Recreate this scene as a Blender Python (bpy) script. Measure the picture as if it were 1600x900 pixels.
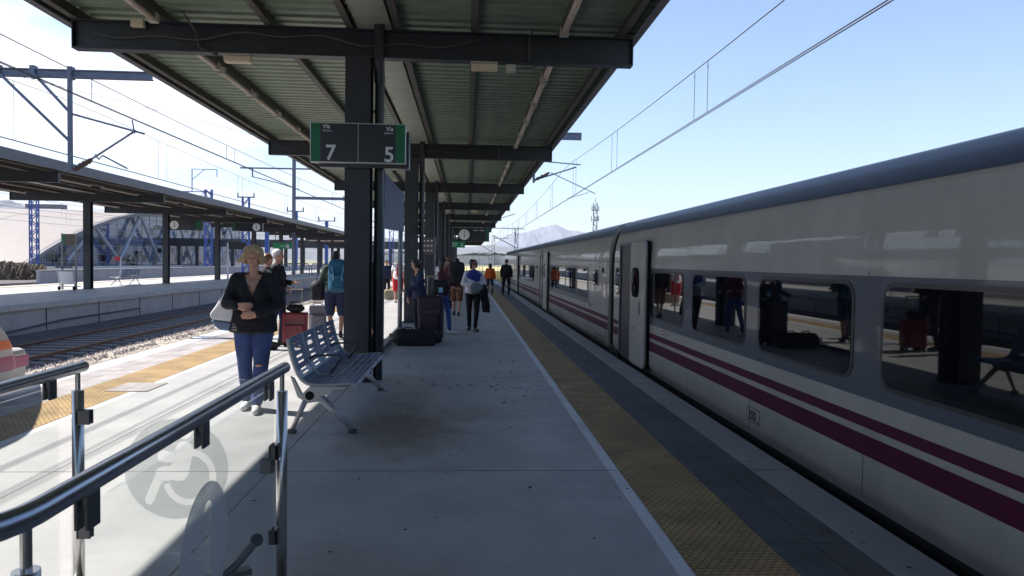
import bpy, bmesh, math, random
from mathutils import Vector, Matrix, noise
random.seed(7)
R = math.radians
for o in list(bpy.data.objects): bpy.data.objects.remove(o)
S = bpy.context.scene
C = S.collection
TMP = bpy.data.scenes.new('workbench')   # scratch scene used while fusing shapes, removed at the end
# ---------------------------------------------------------------- camera
CAMH = 1.58
Fpx = 1140.0
Yc = Vector(((729-800)/Fpx, (450-409)/Fpx, -1)).normalized()
Xc = Vector((1, -.015, 0)); Xc = (Xc - Yc*Xc.dot(Yc)).normalized()
Zc = Xc.cross(Yc)
cam = bpy.data.cameras.new('camera'); co = bpy.data.objects.new('camera', cam); C.objects.link(co)
M = Matrix((Xc, Yc, Zc)).to_4x4(); M.translation = Vector((0, 0, CAMH)); co.matrix_world = M
cam.sensor_width = 36; cam.lens = Fpx/1600*36; cam.clip_start = .05; cam.clip_end = 20000
S.camera = co
# ---------------------------------------------------------------- light
SUN = Vector((-.80, .24, 1.0)).normalized()
w = bpy.data.worlds.new('World'); S.world = w; w.use_nodes = True
nt = w.node_tree; nt.nodes.clear(); N = nt.nodes.new; Lk = nt.links.new
sky = N('ShaderNodeTexSky'); sky.sky_type = 'NISHITA'; sky.sun_disc = False
sky.sun_elevation = math.asin(SUN.z); sky.sun_rotation = math.atan2(SUN.x, SUN.y)
sky.air_density = 1.0; sky.dust_density = .25; sky.ozone_density = 3.0; sky.altitude = 50
tc = N('ShaderNodeTexCoord'); mp = N('ShaderNodeMapping'); mp.inputs['Scale'].default_value = (1.1, 1.1, 3.6); mp.inputs['Location'].default_value = (1.3, .4, .2)
nz = N('ShaderNodeTexNoise'); nz.inputs['Scale'].default_value = 2.1; nz.inputs['Detail'].default_value = 7; nz.inputs['Roughness'].default_value = .56
Lk(tc.outputs['Generated'], mp.inputs[0]); Lk(mp.outputs[0], nz.inputs['Vector'])
sx = N('ShaderNodeSeparateXYZ'); Lk(tc.outputs['Generated'], sx.inputs[0])
lf = N('ShaderNodeMapRange'); lf.inputs[1].default_value = .12; lf.inputs[2].default_value = -.30; lf.inputs[3].default_value = -.27; lf.inputs[4].default_value = .15
Lk(sx.outputs[0], lf.inputs[0])
ad = N('ShaderNodeMath'); ad.operation = 'ADD'; Lk(nz.outputs[0], ad.inputs[0]); Lk(lf.outputs[0], ad.inputs[1])
ya = N('ShaderNodeMapRange'); ya.inputs[1].default_value = .25; ya.inputs[2].default_value = .62; ya.inputs[3].default_value = -.35; ya.inputs[4].default_value = 0; Lk(sx.outputs[1], ya.inputs[0])
za = N('ShaderNodeMapRange'); za.inputs[1].default_value = .38; za.inputs[2].default_value = .60; za.inputs[3].default_value = 0; za.inputs[4].default_value = -.4; Lk(sx.outputs[2], za.inputs[0])
a2 = N('ShaderNodeMath'); a2.operation = 'ADD'; Lk(ya.outputs[0], a2.inputs[0]); Lk(za.outputs[0], a2.inputs[1])
a3 = N('ShaderNodeMath'); a3.operation = 'ADD'; Lk(ad.outputs[0], a3.inputs[0]); Lk(a2.outputs[0], a3.inputs[1]); ad = a3
cr = N('ShaderNodeMapRange'); cr.inputs[1].default_value = .505; cr.inputs[2].default_value = .74; cr.interpolation_type = 'SMOOTHSTEP'; Lk(ad.outputs[0], cr.inputs[0])
mx = N('ShaderNodeMix'); mx.data_type = 'RGBA'; Lk(cr.outputs[0], mx.inputs[0]); Lk(sky.outputs[0], mx.inputs[6]); mx.inputs[7].default_value = (7.4, 7.7, 8.3, 1)
bg = N('ShaderNodeBackground'); bg.inputs[1].default_value = .10; Lk(mx.outputs[2], bg.inputs[0])
wo = N('ShaderNodeOutputWorld'); Lk(bg.outputs[0], wo.inputs[0])
sl = bpy.data.lights.new('sun', 'SUN'); sl.energy = 5.0; sl.angle = R(.53); sl.color = (1, .95, .88)
so = bpy.data.objects.new('sun', sl); C.objects.link(so); so.rotation_euler = SUN.to_track_quat('Z', 'Y').to_euler()
S.view_settings.view_transform = 'Standard'; S.view_settings.look = 'None'; S.view_settings.gamma = 1; S.view_settings.exposure = 1.12
try: S.view_settings.use_curve_mapping = False
except Exception: pass
S.render.engine = 'CYCLES'
# ---------------------------------------------------------------- helpers
def tag(o, label=None, cat=None, group=None, kind=None):
    if label: o['label'] = label
    if cat: o['category'] = cat
    if group: o['group'] = group
    if kind: o['kind'] = kind
    return o
def empty(name, loc=(0, 0, 0), rz=0, label=None, cat=None, group=None):
    o = bpy.data.objects.new(name, None); C.objects.link(o); o.location = loc; o.rotation_euler = (0, 0, rz); o.empty_display_size = .1
    return tag(o, label, cat, group)
def dup(o, parent=None):
    c = o.copy(); C.objects.link(c)
    if parent: c.parent = parent
    for ch in list(o.children): dup(ch, c)
    return c
class MB:
    def __init__(s, O=(0, 0, 0)): s.v = []; s.f = []; s.O = Vector(O)
    def add(s, vs, fs):
        n = len(s.v); s.v += [Vector(p) for p in vs]; s.f += [tuple(i+n for i in f) for f in fs]; return s
    def box(s, x0, x1, y0, y1, z0, z1):
        if x0 > x1: x0, x1 = x1, x0
        if y0 > y1: y0, y1 = y1, y0
        if z0 > z1: z0, z1 = z1, z0
        return s.add([(x0,y0,z0),(x1,y0,z0),(x1,y1,z0),(x0,y1,z0),(x0,y0,z1),(x1,y0,z1),(x1,y1,z1),(x0,y1,z1)],
                     [(0,3,2,1),(4,5,6,7),(0,1,5,4),(1,2,6,5),(2,3,7,6),(3,0,4,7)])
    def tube(s, pts, r, n=10, r1=None, cap=True):
        pts = [Vector(p) for p in pts]; m = len(pts); rings = []
        up = None
        for i, p in enumerate(pts):
            d = (pts[min(i+1, m-1)] - pts[max(i-1, 0)]).normalized()
            if up is None: up = Vector((0, 0, 1)) if abs(d.z) < .9 else Vector((0, 1, 0))
            a = up.cross(d).normalized(); b = d.cross(a); up = b
            rr = r if r1 is None else r + (r1-r)*i/(m-1)
            rings.append([p + (a*math.cos(t) + b*math.sin(t))*rr for t in [2*math.pi*k/n for k in range(n)]])
        vs = [q for rg in rings for q in rg]; fs = []
        for i in range(m-1):
            for k in range(n):
                k2 = (k+1) % n; fs.append((i*n+k, i*n+k2, (i+1)*n+k2, (i+1)*n+k))
        if cap: fs += [tuple(range(n-1, -1, -1)), tuple((m-1)*n+k for k in range(n))]
        return s.add(vs, fs)
    def beam(s, a, b, wd, ht=None, up=(0, 0, 1)):
        a = Vector(a); b = Vector(b); ht = ht or wd; d = (b-a).normalized(); u = Vector(up)
        if abs(d.dot(u)) > .98: u = Vector((0, 1, 0))
        x = d.cross(u).normalized()*wd/2; y = x.cross(d).normalized()*ht/2
        vs = [a-x-y, a+x-y, a+x+y, a-x+y, b-x-y, b+x-y, b+x+y, b-x+y]
        return s.add(vs, [(0,3,2,1),(4,5,6,7),(0,1,5,4),(1,2,6,5),(2,3,7,6),(3,0,4,7)])
    def prism(s, poly, ax, t0, t1):
        # poly: 2D points; ax 'x': (y,z) 'y': (x,z) 'z': (x,y)
        f = {'x': lambda p, t: (t, p[0], p[1]), 'y': lambda p, t: (p[0], t, p[1]), 'z': lambda p, t: (p[0], p[1], t)}[ax]
        n = len(poly); vs = [f(p, t0) for p in poly] + [f(p, t1) for p in poly]
        return s.add(vs, [tuple(range(n)), tuple(range(2*n-1, n-1, -1))] + [(i, i+n, (i+1) % n+n, (i+1) % n) for i in range(n)])
    def ell(s, c, r, n=16, m=10, rot=None):
        c = Vector(c)
        if not hasattr(r, '__len__'): r = (r, r, r)
        vs = []
        for j in range(1, m):
            ph = math.pi*j/m
            for i in range(n):
                t = 2*math.pi*i/n
                vs.append(Vector((r[0]*math.sin(ph)*math.cos(t), r[1]*math.sin(ph)*math.sin(t), r[2]*math.cos(ph))))
        vs.append(Vector((0, 0, r[2]))); vs.append(Vector((0, 0, -r[2])))
        if rot is not None:
            Rm = Matrix.Rotation(rot[0], 3, 'X') if len(rot) == 1 else (Matrix.Rotation(rot[2], 3, 'Z') @ Matrix.Rotation(rot[1], 3, 'Y') @ Matrix.Rotation(rot[0], 3, 'X'))
            vs = [Rm @ v for v in vs]
        vs = [v+c for v in vs]; fs = []
        for j in range(m-2):
            for i in range(n):
                i2 = (i+1) % n; fs.append((j*n+i, (j+1)*n+i, (j+1)*n+i2, j*n+i2))
        T = (m-1)*n
        for i in range(n):
            i2 = (i+1) % n; fs.append((T, i, i2)); fs.append((T+1, (m-2)*n+i2, (m-2)*n+i))
        return s.add(vs, fs)
    def cap(s, a, b, r0, r1=None, n=14):
        r1 = r0 if r1 is None else r1
        a = Vector(a); b = Vector(b); d = b-a; L = d.length
        if L < 1e-5: return s.ell(a, r0)
        q = d.normalized().to_track_quat('Z', 'Y').to_matrix(); rings = []
        for k in range(1, 5):
            t = math.pi/2*k/4; rings.append((-r0*math.cos(t), r0*math.sin(t)))
        for k in range(0, 4):
            t = math.pi/2*k/4; rings.append((L + r1*math.sin(t), r1*math.cos(t)))
        vs = [a + q @ Vector((rr*math.cos(2*math.pi*i/n), rr*math.sin(2*math.pi*i/n), z)) for z, rr in rings for i in range(n)]
        m = len(rings); fs = []
        for j in range(m-1):
            for i in range(n):
                i2 = (i+1) % n; fs.append((j*n+i, j*n+i2, (j+1)*n+i2, (j+1)*n+i))
        vs += [a + q @ Vector((0, 0, -r0)), a + q @ Vector((0, 0, L+r1))]
        for i in range(n):
            i2 = (i+1) % n; fs.append((m*n, i2, i)); fs.append((m*n+1, (m-1)*n+i, (m-1)*n+i2))
        return s.add(vs, fs)
    def build(s, name, mat, parent=None, smooth=False, bev=0, kind=None, label=None):
        me = bpy.data.meshes.new(name); me.from_pydata([v-s.O for v in s.v], [], s.f); me.materials.append(mat)
        bm = bmesh.new(); bm.from_mesh(me); bmesh.ops.recalc_face_normals(bm, faces=bm.faces); bm.to_mesh(me); bm.free()
        if smooth:
            for p in me.polygons: p.use_smooth = True
        o = bpy.data.objects.new(name, me); C.objects.link(o)
        if parent: o.parent = parent
        if bev:
            md = o.modifiers.new('bevel', 'BEVEL'); md.width = bev; md.segments = 2; md.limit_method = 'ANGLE'; md.angle_limit = R(40)
        if smooth and bev == 0: pass
        if kind: o['kind'] = kind
        if label: o['label'] = label
        return o
def blob(name, mb, mat, parent=None, vox=.008, smooth=4, cut=None, wob=0):
    """fuse overlapping closed shapes into one continuous skin"""
    o = mb.build(name+'_src', mat); C.objects.unlink(o); TMP.collection.objects.link(o)
    md = o.modifiers.new('r', 'REMESH'); md.mode = 'VOXEL'; md.voxel_size = vox; md.use_smooth_shade = True
    if smooth:
        m2 = o.modifiers.new('s', 'SMOOTH'); m2.factor = .5; m2.iterations = smooth
    dg = TMP.view_layers[0].depsgraph; dg.update()
    me = bpy.data.meshes.new_from_object(o.evaluated_get(dg)); me.name = name
    bpy.data.objects.remove(o)
    if wob:
        cs = [v.co.copy() for v in me.vertices]; ns = [v.vector.copy() for v in me.vertex_normals]; out = []
        for c_, n_ in zip(cs, ns):
            k = noise.noise(c_*9)*wob + noise.noise(Vector((c_.x*26, c_.y*26, c_.z*9)))*wob*.55
            out += list(c_+n_*k)
        me.vertices.foreach_set('co', out); me.update()
    if cut:
        bm = bmesh.new(); bm.from_mesh(me)
        dl = [f for f in bm.faces if cut(f.calc_center_median())]
        bmesh.ops.delete(bm, geom=dl, context='FACES'); bm.to_mesh(me); bm.free()
    me.materials.clear(); me.materials.append(mat)
    for p in me.polygons: p.use_smooth = True
    n = bpy.data.objects.new(name, me); C.objects.link(n)
    if parent: n.parent = parent
    return n
# ---------------------------------------------------------------- materials
MAT = {}
def pm(name, col, rough=.6, metal=0, var=.0, vscale=6, bump=0, bscale=40, coat=0, spec=.5, stretch=(1, 1, 1), col2=None, alpha=None):
    m = bpy.data.materials.new(name); m.use_nodes = True; t = m.node_tree; b = t.nodes['Principled BSDF']
    b.inputs['Base Color'].default_value = (*col, 1); b.inputs['Roughness'].default_value = rough; b.inputs['Metallic'].default_value = metal
    b.inputs['Coat Weight'].default_value = coat; b.inputs['Coat Roughness'].default_value = .04; b.inputs['Coat IOR'].default_value = 1.45; b.inputs['Specular IOR Level'].default_value = spec
    if var or bump or col2:
        tcn = t.nodes.new('ShaderNodeTexCoord'); mpn = t.nodes.new('ShaderNodeMapping'); mpn.inputs['Scale'].default_value = stretch
        t.links.new(tcn.outputs['Object'], mpn.inputs[0])
    if var or col2:
        n = t.nodes.new('ShaderNodeTexNoise'); n.inputs['Scale'].default_value = vscale; n.inputs['Detail'].default_value = 8; n.inputs['Roughness'].default_value = .65
        t.links.new(mpn.outputs[0], n.inputs['Vector'])
        r = t.nodes.new('ShaderNodeMapRange'); r.inputs[1].default_value = .3; r.inputs[2].default_value = .7
        t.links.new(n.outputs[0], r.inputs[0])
        mxn = t.nodes.new('ShaderNodeMix'); mxn.data_type = 'RGBA'; t.links.new(r.outputs[0], mxn.inputs[0])
        c2 = col2 or tuple(c*(1-var) for c in col); c1 = col if col2 else tuple(min(1, c*(1+var*.6)) for c in col)
        mxn.inputs[6].default_value = (*c2, 1); mxn.inputs[7].default_value = (*c1, 1)
        t.links.new(mxn.outputs[2], b.inputs['Base Color'])
    if bump:
        n2 = t.nodes.new('ShaderNodeTexNoise'); n2.inputs['Scale'].default_value = bscale; n2.inputs['Detail'].default_value = 4
        t.links.new(mpn.outputs[0], n2.inputs['Vector'])
        bp = t.nodes.new('ShaderNodeBump'); bp.inputs['Strength'].default_value = 1; bp.inputs['Distance'].default_value = bump
        t.links.new(n2.outputs[0], bp.inputs['Height']); t.links.new(bp.outputs[0], b.inputs['Normal'])
        if coat: t.links.new(bp.outputs[0], b.inputs['Coat Normal'])
    MAT[name] = m; return m
def glassmat(name, tint, gloss=.12, frost=None):
    m = bpy.data.materials.new(name); m.use_nodes = True; t = m.node_tree; t.nodes.clear()
    tr = t.nodes.new('ShaderNodeBsdfTransparent'); tr.inputs[0].default_value = (*tint, 1)
    gl = t.nodes.new('ShaderNodeBsdfGlossy'); gl.inputs['Roughness'].default_value = .02
    lw = t.nodes.new('ShaderNodeLayerWeight'); lw.inputs[0].default_value = .5
    pw = t.nodes.new('ShaderNodeMath'); pw.operation = 'POWER'; pw.inputs[1].default_value = 4.5; t.links.new(lw.outputs['Facing'], pw.inputs[0])
    fr = t.nodes.new('ShaderNodeMapRange'); fr.inputs[3].default_value = .02; fr.inputs[4].default_value = .45; t.links.new(pw.outputs[0], fr.inputs[0])
    mi = t.nodes.new('ShaderNodeMixShader'); t.links.new(fr.outputs[0], mi.inputs[0]); t.links.new(tr.outputs[0], mi.inputs[1]); t.links.new(gl.outputs[0], mi.inputs[2])
    last = mi
    if frost:
        df = t.nodes.new('ShaderNodeBsdfDiffuse'); df.inputs[0].default_value = (*frost[0], 1)
        m2 = t.nodes.new('ShaderNodeMixShader'); m2.inputs[0].default_value = frost[1]
        t.links.new(mi.outputs[0], m2.inputs[1]); t.links.new(df.outputs[0], m2.inputs[2]); last = m2
    ou = t.nodes.new('ShaderNodeOutputMaterial'); t.links.new(last.outputs[0], ou.inputs[0]); MAT[name] = m; return m
pm('beam', (.018, .022, .034), .45, var=.35, vscale=3, bump=.002, bscale=25)
pm('purlin', (.075, .068, .062), .6, var=.4, vscale=5)
pm('fascia', (.10, .10, .12), .5, var=.3)
pm('steel_post', (.16, .17, .20), .4, metal=.3, var=.2)
pm('roofsheet', (.21, .27, .20), .5, var=.28, vscale=2.5, stretch=(1, 4, 1))
pm('roofsheet2', (.20, .145, .115), .6, var=.3, vscale=3, stretch=(1, 4, 1))
pm('gutter', (.27, .31, .25), .5, var=.25, vscale=3)
pm('tube', (.50, .42, .36), .45, var=.3, vscale=9)
pm('tube_cap', (.38, .36, .33), .5)
pm('cable', (.05, .05, .055), .6)
pm('lampbox', (.55, .46, .34), .5, var=.1)
pm('stainless', (.60, .59, .58), .27, metal=1, var=.12, vscale=20, stretch=(1, 1, .1))
pm('rail_blue', (.42, .44, .50), .27, metal=1, var=.05)
pm('clamp', (.12, .12, .125), .35, metal=.7)
pm('train_white', (.46, .435, .40), .42, coat=.5, spec=.25, var=.13, vscale=1.6, bump=.010, bscale=1.1, stretch=(1, 1.3, .6))
pm('train_band', (.085, .10, .13), .3, coat=.35, spec=.3, bump=.002, bscale=1.3)
pm('train_stripe', (.085, .008, .040), .5, spec=.2)
pm('train_roof', (.06, .07, .105), .4, var=.15)
pm('train_dark', (.012, .012, .014), .7)
pm('rubber', (.012, .012, .014), .85, spec=.15)
pm('train_window', (.006, .007, .010), .02, spec=.4)
pm('window_frame', (.03, .033, .04), .3)
pm('door_dark', (.03, .032, .036), .4)
pm('orange_stripe', (.75, .14, .03), .3, coat=.3)
pm('magenta_stripe', (.32, .03, .13), .3, coat=.3)
pm('red_label', (.45, .02, .04), .4)
pm('print_black', (.012, .012, .015), .5)
pm('bench_blue', (.18, .235, .36), .35, metal=.25, var=.12, vscale=14)
pm('bench_grey', (.42, .42, .43), .45, metal=.35, var=.1)
pm('sign_navy', (.014, .017, .032), .3, var=.1)
pm('sign_green', (.0, .10, .05), .35)
pm('sign_frame', (.42, .43, .45), .4, metal=.5)
pm('sign_white', (.55, .56, .62), .5)
pm('sign_brown', (.10, .075, .065), .5, var=.3, vscale=30)
pm('clock_face', (.75, .75, .72), .4)
pm('exit_green', (.0, .22, .09), .4)
pm('skin', (.52, .27, .19), .5, var=.06, vscale=12)
pm('skin_tan', (.42, .20, .13), .5)
pm('hair_blonde', (.46, .31, .16), .5, var=.45, vscale=14, stretch=(4, 4, .7), bump=.004, bscale=90)
pm('hair_dark', (.022, .014, .012), .4, var=.4, vscale=30)
pm('hair_brown', (.16, .075, .04), .45, var=.4, vscale=25)
pm('hair_grey', (.62, .60, .60), .5, var=.25, vscale=25)
pm('cloth_black', (.010, .010, .014), .85, var=.3, vscale=10, bump=.002, bscale=120)
pm('cloth_denim', (.035, .065, .19), .8, var=.35, vscale=8, bump=.001, bscale=200)
pm('cloth_jeans_blue', (.04, .085, .30), .8, var=.25)
pm('cloth_navy', (.02, .028, .075), .85, var=.2)
pm('cloth_green', (.035, .055, .04), .85, var=.3)
pm('cloth_teal', (.015, .11, .20), .75, var=.35, vscale=9)
pm('cloth_lightblue', (.22, .46, .62), .8, var=.3)
pm('cloth_bluegrey', (.17, .24, .36), .8, var=.2)
pm('cloth_white', (.72, .70, .72), .8, var=.1)
pm('cloth_red', (.50, .012, .025), .8, var=.15)
pm('cloth_orange', (.62, .10, .012), .75, var=.2)
pm('cloth_brown', (.17, .065, .035), .85, var=.2)
pm('cloth_scarf', (.035, .06, .30), .85, var=.35, vscale=20)
pm('cloth_maroon', (.12, .018, .03), .85, var=.2)
pm('cloth_check', (.22, .23, .25), .85, var=.7, vscale=26)
pm('shoe_white', (.62, .62, .60), .6)
pm('shoe_dark', (.02, .02, .022), .6)
pm('case_red', (.22, .012, .022), .35, var=.3, vscale=8, coat=.3)
pm('case_purple', (.018, .008, .026), .6, var=.3, bump=.002)
pm('case_black', (.008, .008, .010), .7, var=.3, bump=.003, bscale=30)
pm('case_grey', (.17, .16, .19), .7, var=.3)
pm('case_tan', (.30, .26, .19), .8, var=.3)
pm('handle_metal', (.6, .56, .48), .3, metal=.8)
pm('lips', (.38, .12, .10), .5)
pm('eye_dark', (.05, .03, .025), .5)
pm('post_blue', (.025, .085, .34), .45, var=.2)
pm('mast_grey', (.13, .15, .22), .5, metal=.3, var=.2)
pm('wire', (.05, .05, .065), .6)
pm('insulator', (.06, .035, .035), .3)
pm('rail_steel', (.14, .08, .06), .5, metal=.3, var=.3)
pm('sleeper', (.22, .20, .20), .85, var=.25, vscale=9)
pm('cliff', (.40, .37, .36), .9, var=.2)
pm('station_roof', (.25, .215, .195), .6, var=.08, vscale=.4)
pm('station_edge', (.16, .15, .17), .6)
pm('truss_white', (.33, .37, .44), .5)
pm('bldg_far', (.55, .52, .50), .8, var=.3, vscale=.05)
pm('shrub', (.12, .10, .06), .9, var=.5)
pm('petal', (.045, .022, .03), .8)
pm('trolley', (.45, .46, .48), .3, metal=.7)
pm('panel_glass', (.02, .045, .14), .5, spec=.08, var=.5, vscale=2.2)
glassmat('glass', (.975, .987, .984))
glassmat('frosted', (.95, .97, .96), frost=((.62, .63, .63), .33))
glassmat('frosted_pale', (.95, .97, .96), frost=((.62, .62, .60), .78))
pm('station_glass', (.06, .10, .22), .18, coat=.4, var=.75, vscale=.55, stretch=(1, 1, 1.6))

def concrete(name, base, dark, joints=True, jx=(), stain=None, lightfar=False):
    m = bpy.data.materials.new(name); m.use_nodes = True; t = m.node_tree; b = t.nodes['Principled BSDF']; n = t.nodes.new; l = t.links.new
    g = n('ShaderNodeTexCoord'); sep = n('ShaderNodeSeparateXYZ'); l(g.outputs['Object'], sep.inputs[0])
    def no(sc, det=8, ro=.6, mp=None):
        k = n('ShaderNodeTexNoise'); k.inputs['Scale'].default_value = sc; k.inputs['Detail'].default_value = det; k.inputs['Roughness'].default_value = ro
        if mp:
            q = n('ShaderNodeMapping'); q.inputs['Scale'].default_value = mp; l(g.outputs['Object'], q.inputs[0]); l(q.outputs[0], k.inputs['Vector'])
        else: l(g.outputs['Object'], k.inputs['Vector'])
        return k
    def rng(src, a, c, lo=0, hi=1):
        k = n('ShaderNodeMapRange'); k.inputs[1].default_value = a; k.inputs[2].default_value = c; k.inputs[3].default_value = lo; k.inputs[4].default_value = hi; l(src, k.inputs[0]); return k.outputs[0]
    def mixc(f, a, c):
        k = n('ShaderNodeMix'); k.data_type = 'RGBA'
        if hasattr(f, 'links'): l(f, k.inputs[0])
        else: k.inputs[0].default_value = f
        for i, q in ((6, a), (7, c)):
            if isinstance(q, tuple): k.inputs[i].default_value = (*q, 1)
            else: l(q, k.inputs[i])
        return k.outputs[2]
    c = mixc(rng(no(.9).outputs[0], .3, .7), dark, base)
    c = mixc(rng(no(7, 6, .7, (1, .35, 1)).outputs[0], .52, .75, 0, .30), c, tuple(x*.62 for x in base))
    c = mixc(rng(no(55, 3).outputs[0], .6, .8, 0, .35), c, tuple(x*.55 for x in base))
    vo = n('ShaderNodeTexVoronoi'); vo.inputs['Scale'].default_value = 2.6; l(g.outputs['Object'], vo.inputs['Vector']); c = mixc(rng(vo.outputs['Distance'], .03, .05, .4, 0), c, tuple(x*.42 for x in base))
    c = mixc(rng(no(1.7, 9, .75, (.5, 1, 1)).outputs[0], .50, .68, 0, .45), c, tuple(x*.66 for x in base))
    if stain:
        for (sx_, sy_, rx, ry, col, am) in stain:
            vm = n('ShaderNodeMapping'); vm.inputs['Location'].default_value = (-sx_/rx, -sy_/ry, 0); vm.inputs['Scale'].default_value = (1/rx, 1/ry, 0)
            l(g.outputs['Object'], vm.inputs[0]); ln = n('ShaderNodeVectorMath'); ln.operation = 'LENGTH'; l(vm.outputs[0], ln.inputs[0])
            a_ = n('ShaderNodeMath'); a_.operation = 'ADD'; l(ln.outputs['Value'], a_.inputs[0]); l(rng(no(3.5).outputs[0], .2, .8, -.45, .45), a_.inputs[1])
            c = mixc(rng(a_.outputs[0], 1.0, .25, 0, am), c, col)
    if joints:
        def line(src, period, off, wd):
            a1 = n('ShaderNodeMath'); a1.operation = 'ADD'; l(src, a1.inputs[0]); a1.inputs[1].default_value = -off + 1000*period
            md = n('ShaderNodeMath'); md.operation = 'PINGPONG'; l(a1.outputs[0], md.inputs[0]); md.inputs[1].default_value = period/2
            return rng(md.outputs[0], wd*.5, wd, .8, 0)
        jl = line(sep.outputs[1], 4.575, 5.48, .012)
        c = mixc(jl, c, (.05, .05, .05))
        for x in jx:
            a1 = n('ShaderNodeMath'); a1.operation = 'SUBTRACT'; l(sep.outputs[0], a1.inputs[0]); a1.inputs[1].default_value = x
            ab = n('ShaderNodeMath'); ab.operation = 'ABSOLUTE'; l(a1.outputs[0], ab.inputs[0])
            c = mixc(rng(ab.outputs[0], .005, .010, .8, 0), c, (.05, .05, .05))
    l(c, b.inputs['Base Color'])
    b.inputs['Roughness'].default_value = .62
    l(rng(no(2.3).outputs[0], .3, .7, .42, .75), b.inputs['Roughness'])
    bp = n('ShaderNodeBump'); bp.inputs['Distance'].default_value = .002; l(no(60, 5).outputs[0], bp.inputs['Height']); l(bp.outputs[0], b.inputs['Normal'])
    MAT[name] = m; return m
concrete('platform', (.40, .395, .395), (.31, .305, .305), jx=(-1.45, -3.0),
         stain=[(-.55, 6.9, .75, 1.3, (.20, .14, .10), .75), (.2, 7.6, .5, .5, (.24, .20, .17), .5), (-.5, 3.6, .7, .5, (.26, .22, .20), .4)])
concrete('platform_far', (.46, .455, .46), (.40, .395, .40), jx=())
concrete('coping', (.36, .35, .34), (.25, .24, .24))
concrete('white_line', (.66, .67, .70), (.52, .53, .56), joints=True)
concrete('wall_conc', (.46, .44, .455), (.36, .345, .36), joints=False)
def slabs(name, c1, c2, mort, sx_, sy_, bump=.002, mw=.03, off=.5, rot=False, rnd=0):
    m = bpy.data.materials.new(name); m.use_nodes = True; t = m.node_tree; b = t.nodes['Principled BSDF']; n = t.nodes.new; l = t.links.new
    g = n('ShaderNodeTexCoord'); br = n('ShaderNodeTexBrick'); br.offset = off
    br.inputs['Scale'].default_value = 1; br.inputs['Brick Width'].default_value = sx_; br.inputs['Row Height'].default_value = sy_; br.inputs['Mortar Size'].default_value = mw; br.inputs['Mortar Smooth'].default_value = .4
    br.inputs['Color1'].default_value = (*c1, 1); br.inputs['Color2'].default_value = (*c2, 1); br.inputs['Mortar'].default_value = (*mort, 1)
    l(g.outputs['Object'], br.inputs['Vector'])
    nz_ = n('ShaderNodeTexNoise'); nz_.inputs['Scale'].default_value = 2.2; nz_.inputs['Detail'].default_value = 8; nz_.inputs['Roughness'].default_value = .7; l(g.outputs['Object'], nz_.inputs['Vector'])
    r = n('ShaderNodeMapRange'); r.inputs[1].default_value = .35; r.inputs[2].default_value = .7; r.inputs[3].default_value = .55; r.inputs[4].default_value = 1.1; l(nz_.outputs[0], r.inputs[0])
    mu = n('ShaderNodeMix'); mu.data_type = 'RGBA'; mu.blend_type = 'MULTIPLY'; mu.inputs[0].default_value = 1; l(br.outputs[0], mu.inputs[6]); l(r.outputs[0], mu.inputs[7])
    l(mu.outputs[2], b.inputs['Base Color']); b.inputs['Roughness'].default_value = .7
    iv = n('ShaderNodeMath'); iv.operation = 'SUBTRACT'; iv.inputs[0].default_value = 1; l(br.outputs['Fac'], iv.inputs[1])
    bp = n('ShaderNodeBump'); bp.inputs['Distance'].default_value = bump; l(iv.outputs[0], bp.inputs['Height']); l(bp.outputs[0], b.inputs['Normal'])
    MAT[name] = m
slabs('tactile', (.56, .36, .14), (.49, .31, .12), (.22, .15, .07), .050, .036, bump=.008, mw=.006)
slabs('paving_dark', (.13, .125, .125), (.095, .092, .095), (.05, .05, .05), .40, .80, bump=.002, mw=.006, off=0)
slabs('paving_left', (.42, .38, .37), (.36, .33, .33), (.14, .13, .13), .40, .80, bump=.002, mw=.006, off=0)
def ballast(name, c1, c2, sc, disp):
    m = bpy.data.materials.new(name); m.use_nodes = True; t = m.node_tree; b = t.nodes['Principled BSDF']; n = t.nodes.new; l = t.links.new
    g = n('ShaderNodeTexCoord'); v = n('ShaderNodeTexVoronoi'); v.inputs['Scale'].default_value = sc; l(g.outputs['Object'], v.inputs['Vector'])
    s_ = n('ShaderNodeSeparateColor'); l(v.outputs['Color'], s_.inputs[0])
    mi = n('ShaderNodeMix'); mi.data_type = 'RGBA'; l(s_.outputs[0], mi.inputs[0]); mi.inputs[6].default_value = (*c1, 1); mi.inputs[7].default_value = (*c2, 1)
    l(mi.outputs[2], b.inputs['Base Color']); b.inputs['Roughness'].default_value = .9
    bp = n('ShaderNodeBump'); bp.inputs['Distance'].default_value = disp; bp.invert = True; l(v.outputs['Distance'], bp.inputs['Height']); l(bp.outputs[0], b.inputs['Normal'])
    MAT[name] = m
ballast('ballast', (.05, .045, .05), (.17, .15, .15), 22, .03)
ballast('dirt', (.24, .20, .16), (.40, .36, .30), 3, .03)
pm('terrain', (.26, .235, .17), .95, var=.35, vscale=.02, col2=(.16, .15, .09))
pm('mountain', (.17, .175, .21), .95, var=.35, vscale=.0022)
pm('hill', (.15, .15, .15), .95, var=.35, vscale=.004)
pm('dry_grass', (.42, .37, .17), .9, var=.4, vscale=4)

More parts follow.
